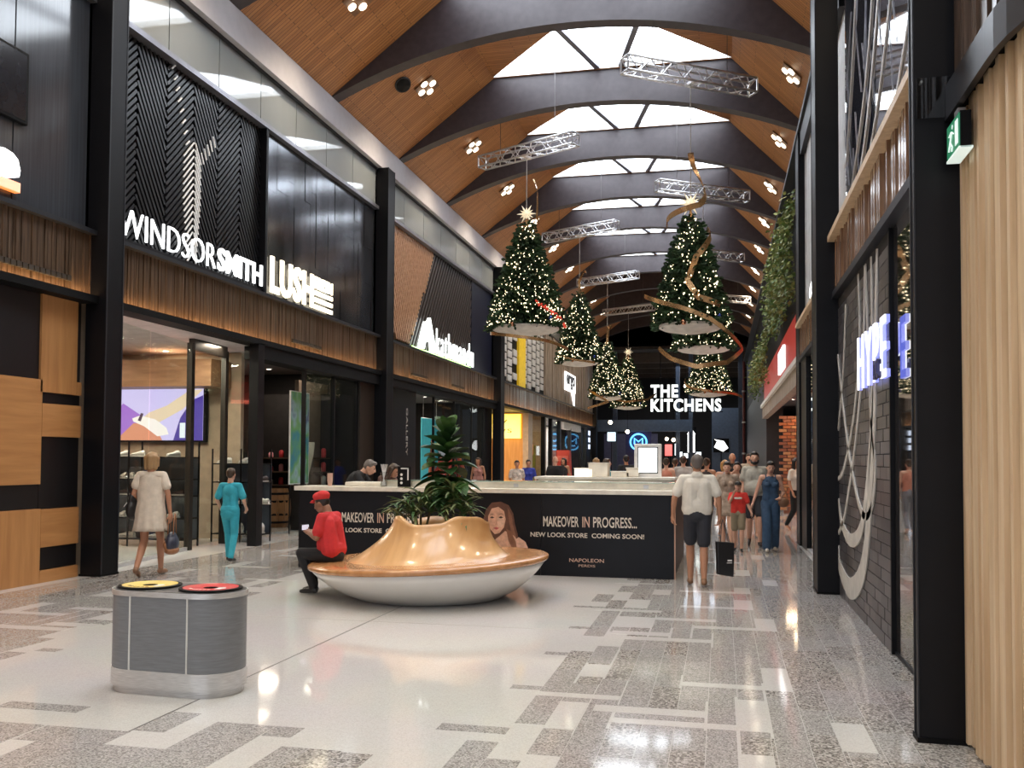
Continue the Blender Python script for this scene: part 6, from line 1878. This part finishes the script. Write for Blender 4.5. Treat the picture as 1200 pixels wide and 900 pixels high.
WH = cloth('white', (.72, .68, .60)); BLK = cloth('black', (.012, .012, .014)); NAVYC = cloth('charcoal', (.03, .032, .042)); SHOEB = mat('shoe_black', (.012, .012, .013), .35)
GREYC = cloth('grey', (.26, .25, .24)); SAND = mat('sandal_tan', (.25, .13, .07), .5)

# --- woman in a pale dress with two bags, seen from behind
CR = cloth('cream_crochet', (.66, .58, .48), .05)
person('woman in short cream dress walking past shoe shop with black shoulder bag', -7.58, 11.45, 1.68, math.radians(12), [WALK2, dict(wrL=(-.22, .06, .90), elL=(-.22, -.06, 1.13), elR=(.24, -.02, 1.12), wrR=(.26, .02, .86))], 'dress', CR, 'none', CR, SAND, 't', ('bob', 'blonde'), .0085, fem=True, belly=.02,
       garment=dict(name='dress_skirt', mat=CR, freq=11, rows=[(1.36, .165, .115, 0, 0), (1.22, .185, .14, 0, .01), (1.02, .18, .145, -.005, .02), (.86, .205, .165, -.015, .03), (.80, .20, .165, -.015, .04), (.68, .215, .18, -.01, .07), (.62, .225, .19, -.01, .09)]))
bagb = thing('shoulder_bag', 'black slouchy shoulder bag on the cream dress woman', 'bag', (-7.82, 11.41, .80), math.radians(12))
B = Body(); m_ = mat('bag_black', (.012, .012, .013), .45); B.ell((-.0, 0, .10), (.085, .17, .15), m_); B.ell((-.0, 0, .24), (.06, .13, .10), m_); B.build('bag_body', bagb, .01)
MB().tube([(.0, .10, .28), (.03, .06, .45), (.06, .0, .62), (.03, -.06, .45), (.0, -.10, .28)], .013, 8, flat=.5).build('strap', m_, bagb, smooth=True)
MB().tube([(-.09, -.11, .14), (-.085, -.02, .19)], .004, 6).build('zip', STEEL, bagb)
bagh = thing('handbag', 'navy and tan leather handbag carried by the cream dress woman', 'bag', (-7.305, 11.53, .30), math.radians(20))
B = Body(); nv = mat('bag_navy', (.03, .035, .06), .4); B.ell((0, 0, .14), (.09, .17, .14), nv); B.ell((0, 0, .24), (.06, .12, .06), nv); B.build('bag_body', bagh, .01)
B = Body(); tn = mat('bag_tan', (.30, .13, .055), .45); B.ell((0, 0, .05), (.098, .165, .062), tn); B.ell((-.05, -.06, .12), (.05, .09, .07), tn); B.build('tan_base', bagh, .01)
for dx in (-.035, .035): MB().tube([(dx, -.09, .27), (dx, -.06, .45), (dx, 0, .545), (dx, .06, .45), (dx, .09, .27)], .008, 8).build('handle', tn, bagh, smooth=True)
# --- person in teal scrubs
TEAL = cloth('teal_scrub', (.035, .36, .47), .05)
def scrub_hem(B, P, hd): B.cap(P['pelvis'] + V3(-.07, -.01, .02), P['pelvis'] + V3(.07, -.01, .02), .108, .108, TEAL); B.cap(P['pelvis'] + V3(-.07, 0, -.06), P['pelvis'] + V3(.07, 0, -.06), .106, .106, TEAL)
person('person in teal scrubs standing outside shoe shop corner, seen from behind', -7.40, 13.25, 1.45, math.radians(8), [WALK, dict(elL=(-.25, .0, 1.12), wrL=(-.24, .14, .98), elR=(.25, .0, 1.12), wrR=(.24, .14, .98), ankR=(.085, -.16, .10))], 'scrub', TEAL, 'pants', TEAL, SHOEB, 'f', ('up', 'brown'), .0085, fem=True, extra=scrub_hem)
# --- seated person in red
REDC = cloth('red_polo', (.56, .030, .035), .05)
SIT = dict(pelvis=(0, .0, .50), waist=(0, .03, .64), chest=(0, .06, .83), neck=(0, .085, 1.00), head=(0, .13, 1.135), hipL=(-.085, .02, .48), kneeL=(-.10, .40, .50), ankL=(-.07, .24, .085), hipR=(.085, .02, .48), kneeR=(.10, .42, .48), ankR=(.07, .32, .085),
           shL=(-.165, .07, .945), elL=(-.22, .10, .70), wrL=(-.09, .30, .745), shR=(.165, .07, .945), elR=(.22, .10, .70), wrR=(.07, .31, .745))
def hemr(B, P, hd):
    B.cap(P['pelvis'] + V3(-.06, -.01, .06), P['pelvis'] + V3(.06, -.01, .06), .112, .112, REDC)
    for sx in (-1, 1): B.cap(P['neck'] + V3(sx * .05, -.02, -.01), P['neck'] + V3(sx * .04, .05, -.03), .016, .014, REDC)
person('person in red polo and red beret sitting on the bench looking at phone', -4.47, 10.42, 1.66, math.radians(80), [SIT], 'polo', REDC, 'pants', BLK, SHOEB, 'd', ('short', 'black'), .0085, hp=math.radians(24), belly=.035, extra=hemr, curl=.7, hat=('beret', cloth('red_beret', (.55, .03, .03))))
ph = thing('phone', 'dark mobile phone held by the seated person in red', 'phone', (-4.85, 10.43, .775), math.radians(80)); MB().box(-.075, -.012, -.02, .075, .012, .05).build('case', BLACK, ph, bevel=.004); MB().box(-.068, -.014, -.014, .068, -.012, .044).build('screen', glow('phone_screen', (.6, .7, .9), .5), ph)
# --- man in white polo with black bag, seen from behind
def polo(B, P, hd):
    B.cap(P['pelvis'] + V3(-.085, -.005, .05), P['pelvis'] + V3(.085, -.005, .05), .118, .118, WH); B.cap(P['neck'] + V3(-.02, -.02, -.015), P['neck'] + V3(.02, -.02, -.015), .060, .060, WH)
person('man in white polo and dark shorts walking away beside the hoarding', -.30, 12.38, 1.69, math.radians(2), [WALK, dict(pelvis=(0, 0, .95), elL=(-.29, -.03, 1.13), wrL=(-.31, .02, .90), elR=(.275, -.02, 1.13), wrR=(.285, .02, .90), shL=(-.185, 0, 1.385), shR=(.185, 0, 1.385), ankR=(.085, -.14, .095), ankL=(-.085, .10, .08))], 'polo', WH, 'shorts', NAVYC, SAND, 't', ('short', 'grey'), .0085, belly=.05, extra=polo, curl=.8)
bg = thing('carrier_bag', 'flat black carrier bag hanging from hand of man in white polo', 'bag', (.04, 12.40, .16), math.radians(25))
t = MB(); t.prism([(-.10, 0), (.12, -.04), (.13, .40), (-.11, .42)], (0, -.035, 0), XA, ZA, (0, .07, 0)); t.build('bag_body', mat('bag_plastic', (.010, .010, .012), .35), bg, bevel=.012)
for yy in (-.02, .02): MB().tube([(-.06, yy, .41), (-.05, yy, .56), (-.02, 0, .70), (.02, yy, .56), (.07, yy, .40)], .008, 6, flat=.6).build('handle', MATS['bag_plastic'], bg, smooth=True)
t = MB(); t.box(.02, -.0375, .14, .09, -.0355, .15); t.box(.03, -.0375, .165, .09, -.0355, .185); t.build('printed_marks', WHITE, bg)
# --- family coming towards the camera
RT = cloth('red_tee', (.60, .035, .025), .05); KH = cloth('khaki', (.22, .18, .12))
def chest_print(B, P, hd): B.cap(P['chest'] + V3(-.07, .10, .03), P['chest'] + V3(.07, .10, .03), .025, .025, WH)
person('child in red tee with white chest print holding hand of woman in blue', .30, 17.15, 1.24, PI - .05, [WALK, dict(elL=(-.24, .02, 1.12), wrL=(-.30, .08, .98), elR=(.20, .10, 1.20), wrR=(.10, .16, 1.42), ankR=(.085, -.12, .09))], 'tee', RT, 'shorts', KH, SHOEB, 'f', ('short', 'black'), .010, extra=chest_print, hat=('cap', cloth('black_cap', (.01, .01, .012))))
DN = cloth('denim', (.035, .075, .14), .1)
def straps(B, P, hd):
    for sx in (-1, 1): B.cap(P['chest'] + V3(sx * .08, .10, .06), P['sh' + ('L' if sx < 0 else 'R')] * V3(.55, 1, 1) + V3(0, .02, .05), .012, .012, DN)
person('woman in strapless blue denim jumpsuit walking with the child', .86, 17.35, 1.61, PI + .08, [WALK2, dict(elR=(.25, .0, 1.12), wrR=(.33, .06, .90), elL=(-.24, -.02, 1.10), wrL=(-.16, .14, 1.02), ankL=(-.085, -.14, .09))], 'strap', DN, 'wide', DN, mat('shoe_cream', (.5, .45, .38), .5), 'f', ('up', 'black'), .010, fem=True, hp=.25, extra=straps)
hb = thing('handbag', 'tan strapped handbag on arm of woman in blue jumpsuit', 'bag', (1.08, 17.22, .78), .3); B = Body(); B.ell((0, 0, .10), (.10, .05, .09), mat('bag_brown', (.22, .11, .06), .45)); B.build('bag_body', hb, .012); MB().tube([(-.07, 0, .16), (-.04, 0, .30), (.04, 0, .30), (.07, 0, .16)], .008, 6).build('handle', MATS['bag_brown'], hb)
TEE = cloth('pale_print_tee', (.42, .41, .36), .08)
person('bearded man in pale grey tee and dark shorts walking with family', .62, 18.3, 1.78, PI, [WALK], 'tee', TEE, 'shorts', NAVYC, SHOEB, 'f', ('beard', 'black'), .010, belly=.05)
DR = cloth('patterned_dress', (.36, .28, .22), .16)
person('woman in short patterned brown dress walking beside the child', .12, 18.0, 1.60, PI - .1, [WALK, dict(ankR=(.085, -.1, .09))], 'tee', DR, 'none', DR, SHOEB, 'f', ('up', 'black'), .010, fem=True, hp=.2, garment=dict(name='dress_skirt', mat=DR, freq=7, rows=[(1.10, .165, .125, 0, 0), (.9, .19, .15, 0, .02), (.7, .21, .17, 0, .05), (.62, .215, .175, 0, .06)]))
# --- crowd further along the aisle
def crowd(label, px, Y, H, rz, **k):
    X = (px - 844.5) / 1100 * Y * 1.02
    return person(label, X, Y, H, rz, [k.pop('J', WALK)], vox=.016, **k)
PINK = cloth('coral_tank', (.55, .22, .15)); JNS = cloth('grey_jeans', (.16, .17, .20)); BLU = cloth('pale_blue', (.25, .36, .45))
crowd('blonde woman with pale blue straps walking away behind the family', 849, 20.5, 1.62, .1, top='tank', tc=BLU, bottom='shorts', bc=WH, skin='f', hair=('bob', 'ginger'), fem=True)
crowd('dark haired woman in black top passing behind the man in polo', 829, 21.5, 1.66, -.2, top='tank', tc=cloth('brown_black', (.04, .03, .028)), bottom='pants', bc=BLK, skin='t', hair=('bun', 'brown'), fem=True)
crowd('man in grey and white tee walking towards the food hall', 803, 23, 1.72, 0.0, top='tee', tc=cloth('grey_white', (.40, .38, .36)), bottom='shorts', bc=JNS, skin='f', hair=('short', 'brown'), J=WALK2)
crowd('woman in coral tank top and grey jeans walking to food hall', 784, 22.5, 1.66, .05, top='tank', tc=PINK, bottom='pants', bc=JNS, skin='f', hair=('bun', 'brown'), fem=True)
crowd('woman in coral top beside the man in grey and white', 794, 25.5, 1.66, .05, top='tank', tc=cloth('orange_top', (.6, .28, .18)), bottom='shorts', bc=JNS, skin='t', hair=('pony', 'brown'), fem=True)
crowd('bald man in black tee walking out of the food hall', 857, 25.0, 1.80, PI, top='tee', tc=BLK, bottom='shorts', bc=NAVYC, skin='t', hair=('bald', 'grey'))
crowd('man in beige tee standing far along the aisle', 875, 27.0, 1.80, PI, top='tee', tc=cloth('beige_tee', (.42, .36, .28)), bottom='shorts', bc=KH, skin='f', hair=('short', 'brown'))
crowd('young man in white tee behind the bearded man', 879, 20.6, 1.69, PI, top='tee', tc=WH, bottom='shorts', bc=BLK, skin='f', hair=('short', 'black'))
crowd('person in white shirt at the entrance of brick lined shop', 926, 22.6, 1.68, PI + .6, top='tee', tc=WH, bottom='pants', bc=BLK, skin='t', hair=('long', 'black'), fem=True)
crowd('woman in pale shirt with raised arm behind patterned dress woman', 862, 19.6, 1.58, PI, top='tee', tc=cloth('pale_pink', (.50, .36, .30)), bottom='shorts', bc=KH, skin='f', hair=('up', 'black'), fem=True, J=dict(elR=(.22, .12, 1.25), wrR=(.10, .18, 1.45)))
# --- people behind the kiosk
LEAN = dict(waist=(0, .06, 1.06), chest=(0, .14, 1.25), neck=(0, .24, 1.40), head=(0, .31, 1.52), shL=(-.165, .20, 1.35), shR=(.165, .20, 1.35), elL=(-.22, .34, 1.10), wrL=(-.10, .52, 1.12), elR=(.22, .34, 1.10), wrR=(.08, .52, 1.12))
person('man in black tee with cropped grey hair leaning over the counter', -5.78, 14.0, 1.70, math.radians(-85), [LEAN], 'tee', BLK, 'pants', BLK, SHOEB, 'f', ('short', 'grey'), .011, hp=.5, hy=0, belly=.05)
person('dark haired woman bending close beside the man at the counter', -5.55, 14.75, 1.62, math.radians(-110), [LEAN], 'tee', cloth('dusky', (.12, .06, .05)), 'pants', BLK, SHOEB, 't', ('long', 'brown'), .011, hp=.4, fem=True)
person('woman in white print tee walking towards kiosk from gift shop', -5.55, 25.6, 1.58, PI + .3, [WALK], 'tee', cloth('white_print', (.62, .55, .50), .2), 'pants', cloth('maroon', (.16, .05, .05)), SHOEB, 't', ('up', 'black'), .014, fem=True, belly=.04)
person('woman in blue following the woman in white tee', -5.55, 27.2, 1.60, PI + .3, [WALK2], 'tee', cloth('royal_blue', (.03, .05, .35)), 'wide', cloth('royal_blue', (.03, .05, .35)), SHOEB, 't', ('up', 'black'), .014, fem=True)
person('woman in pink dress standing before the yellow sign', -7.55, 29.0, 1.65, PI, [], 'tank', cloth('dusty_pink', (.42, .20, .17)), 'none', cloth('dusty_pink', (.42, .20, .17)), SHOEB, 't', ('long', 'brown'), .014, fem=True, garment=dict(name='dress_skirt', mat=cloth('dusty_pink', (.42, .2, .17)), rows=[(1.1, .165, .125, 0, 0), (.9, .2, .15, 0, .02), (.45, .25, .2, 0, .05)]))
person('bald man in black tee seen from behind past the kiosk', -4.45, 25.5, 1.70, -.1, [], 'tee', BLK, 'pants', JNS, SHOEB, 'f', ('bald', 'grey'), .014, belly=.06)
person('dark haired woman in black by the red display stand', -5.2, 31.5, 1.66, PI - .3, [], 'tank', BLK, 'pants', BLK, SHOEB, 't', ('long', 'black'), .014, fem=True)
person('person in turquoise tee standing behind the display boxes', -2.62, 22.0, 1.64, math.radians(-60), [], 'tee', cloth('turquoise', (.04, .30, .36)), 'pants', JNS, SHOEB, 'f', ('short', 'brown'), .014, belly=.05)
person('blonde woman with black backpack walking away beyond the kiosk', -3.45, 26.5, 1.66, .2, [WALK], 'tank', BLK, 'shorts', JNS, SHOEB, 'f', ('long', 'blonde'), .014, fem=True)
person('person in black clothes bending behind the kiosk display', -2.55, 26.0, 1.74, .3, [WALK2], 'long', BLK, 'pants', BLK, SHOEB, 't', ('short', 'black'), .014)

# ================================================================== pieces that belong to a part rather than to the whole thing
def under(child, parent):
    child.location = (child.location[0] - parent.location[0], child.location[1] - parent.location[1], child.location[2] - parent.location[2])
    child.parent = parent
def nest(root_names, parent_name, child_names):
    for o in list(bpy.data.objects):
        if o.parent is None and o.name.split('.')[0] in root_names:
            ps = [c for c in o.children if c.name.split('.')[0] == parent_name]
            if not ps: continue
            for c in list(o.children):
                if c not in ps and c.name.split('.')[0] in child_names: under(c, ps[0])
nest(['litter_bin'], 'lid', ['opening_ring', 'yellow_sticker', 'red_sticker', 'opening', 'printed_marks', 'printed_icon'])
nest(['litter_bin'], 'body', ['panel_strip'])
nest(['planter_bench'], 'wavy_planter', ['soil'])
nest(['exit_sign'], 'green_face', ['door_pictogram', 'running_figure'])
nest(['video_screen'], 'picture', ['violet_shade', 'orange_glow', 'blue_shade', 'leg', 'foot', 'sandal_strap', 'bright_patch'])
nest(['christmas_tree'], 'star_topper', ['star_stem'])
nest(['christmas_tree'], 'ribbon', ['bauble'])
nest(['shoulder_bag'], 'bag_body', ['zip']); nest(['carrier_bag'], 'bag_body', ['printed_marks'])
nest(['lightbox_panel'], 'bezel', ['lit_screen']); nest(['menu_card'], 'card', ['corner_print', 'dot_print'])
nest(['speech_bubble_sign'], 'bubble', ['letter', 'bubble_tail']); nest(['yellow_lit_sign'], 'light_box', ['letter'])
nest(['kiosk_counter'], 'raised_ledge', ['ledge_clip']); nest(['shop_downlight'], 'ring', ['lens']); nest(['pendant_lamp'], 'shade', ['bulb'])
nest(['wooden_barrel'], 'stave', []); nest(['lighting_truss'], 'chord', []); nest(['teal_banner'], 'cloth', ['figure_print']); nest(['tall_poster'], 'board', ['print'])
nest(['timber_fascia'], 'light_channel', ['led_strip', 'led_light']); nest(['glass_canopy_bracket'], 'plate', ['stud'])
for o in list(bpy.data.objects):                      # printing on the hoarding lies on the panel behind it
    if o.parent is None and o.name == 'kiosk_hoarding':
        ps = [c for c in o.children if c.name.split('.')[0] == 'front_panel']
        for c in list(o.children):
            n = c.name.split('.')[0]
            if n in ('front_panel', 'side_panel', 'corner_trim'): continue
            xs = [v.co.x for v in c.data.vertices]; m = (min(xs) + max(xs)) / 2
            best = min(ps, key=lambda p: abs(sum(v.co.x for v in p.data.vertices) / len(p.data.vertices) - m))
            under(c, best)
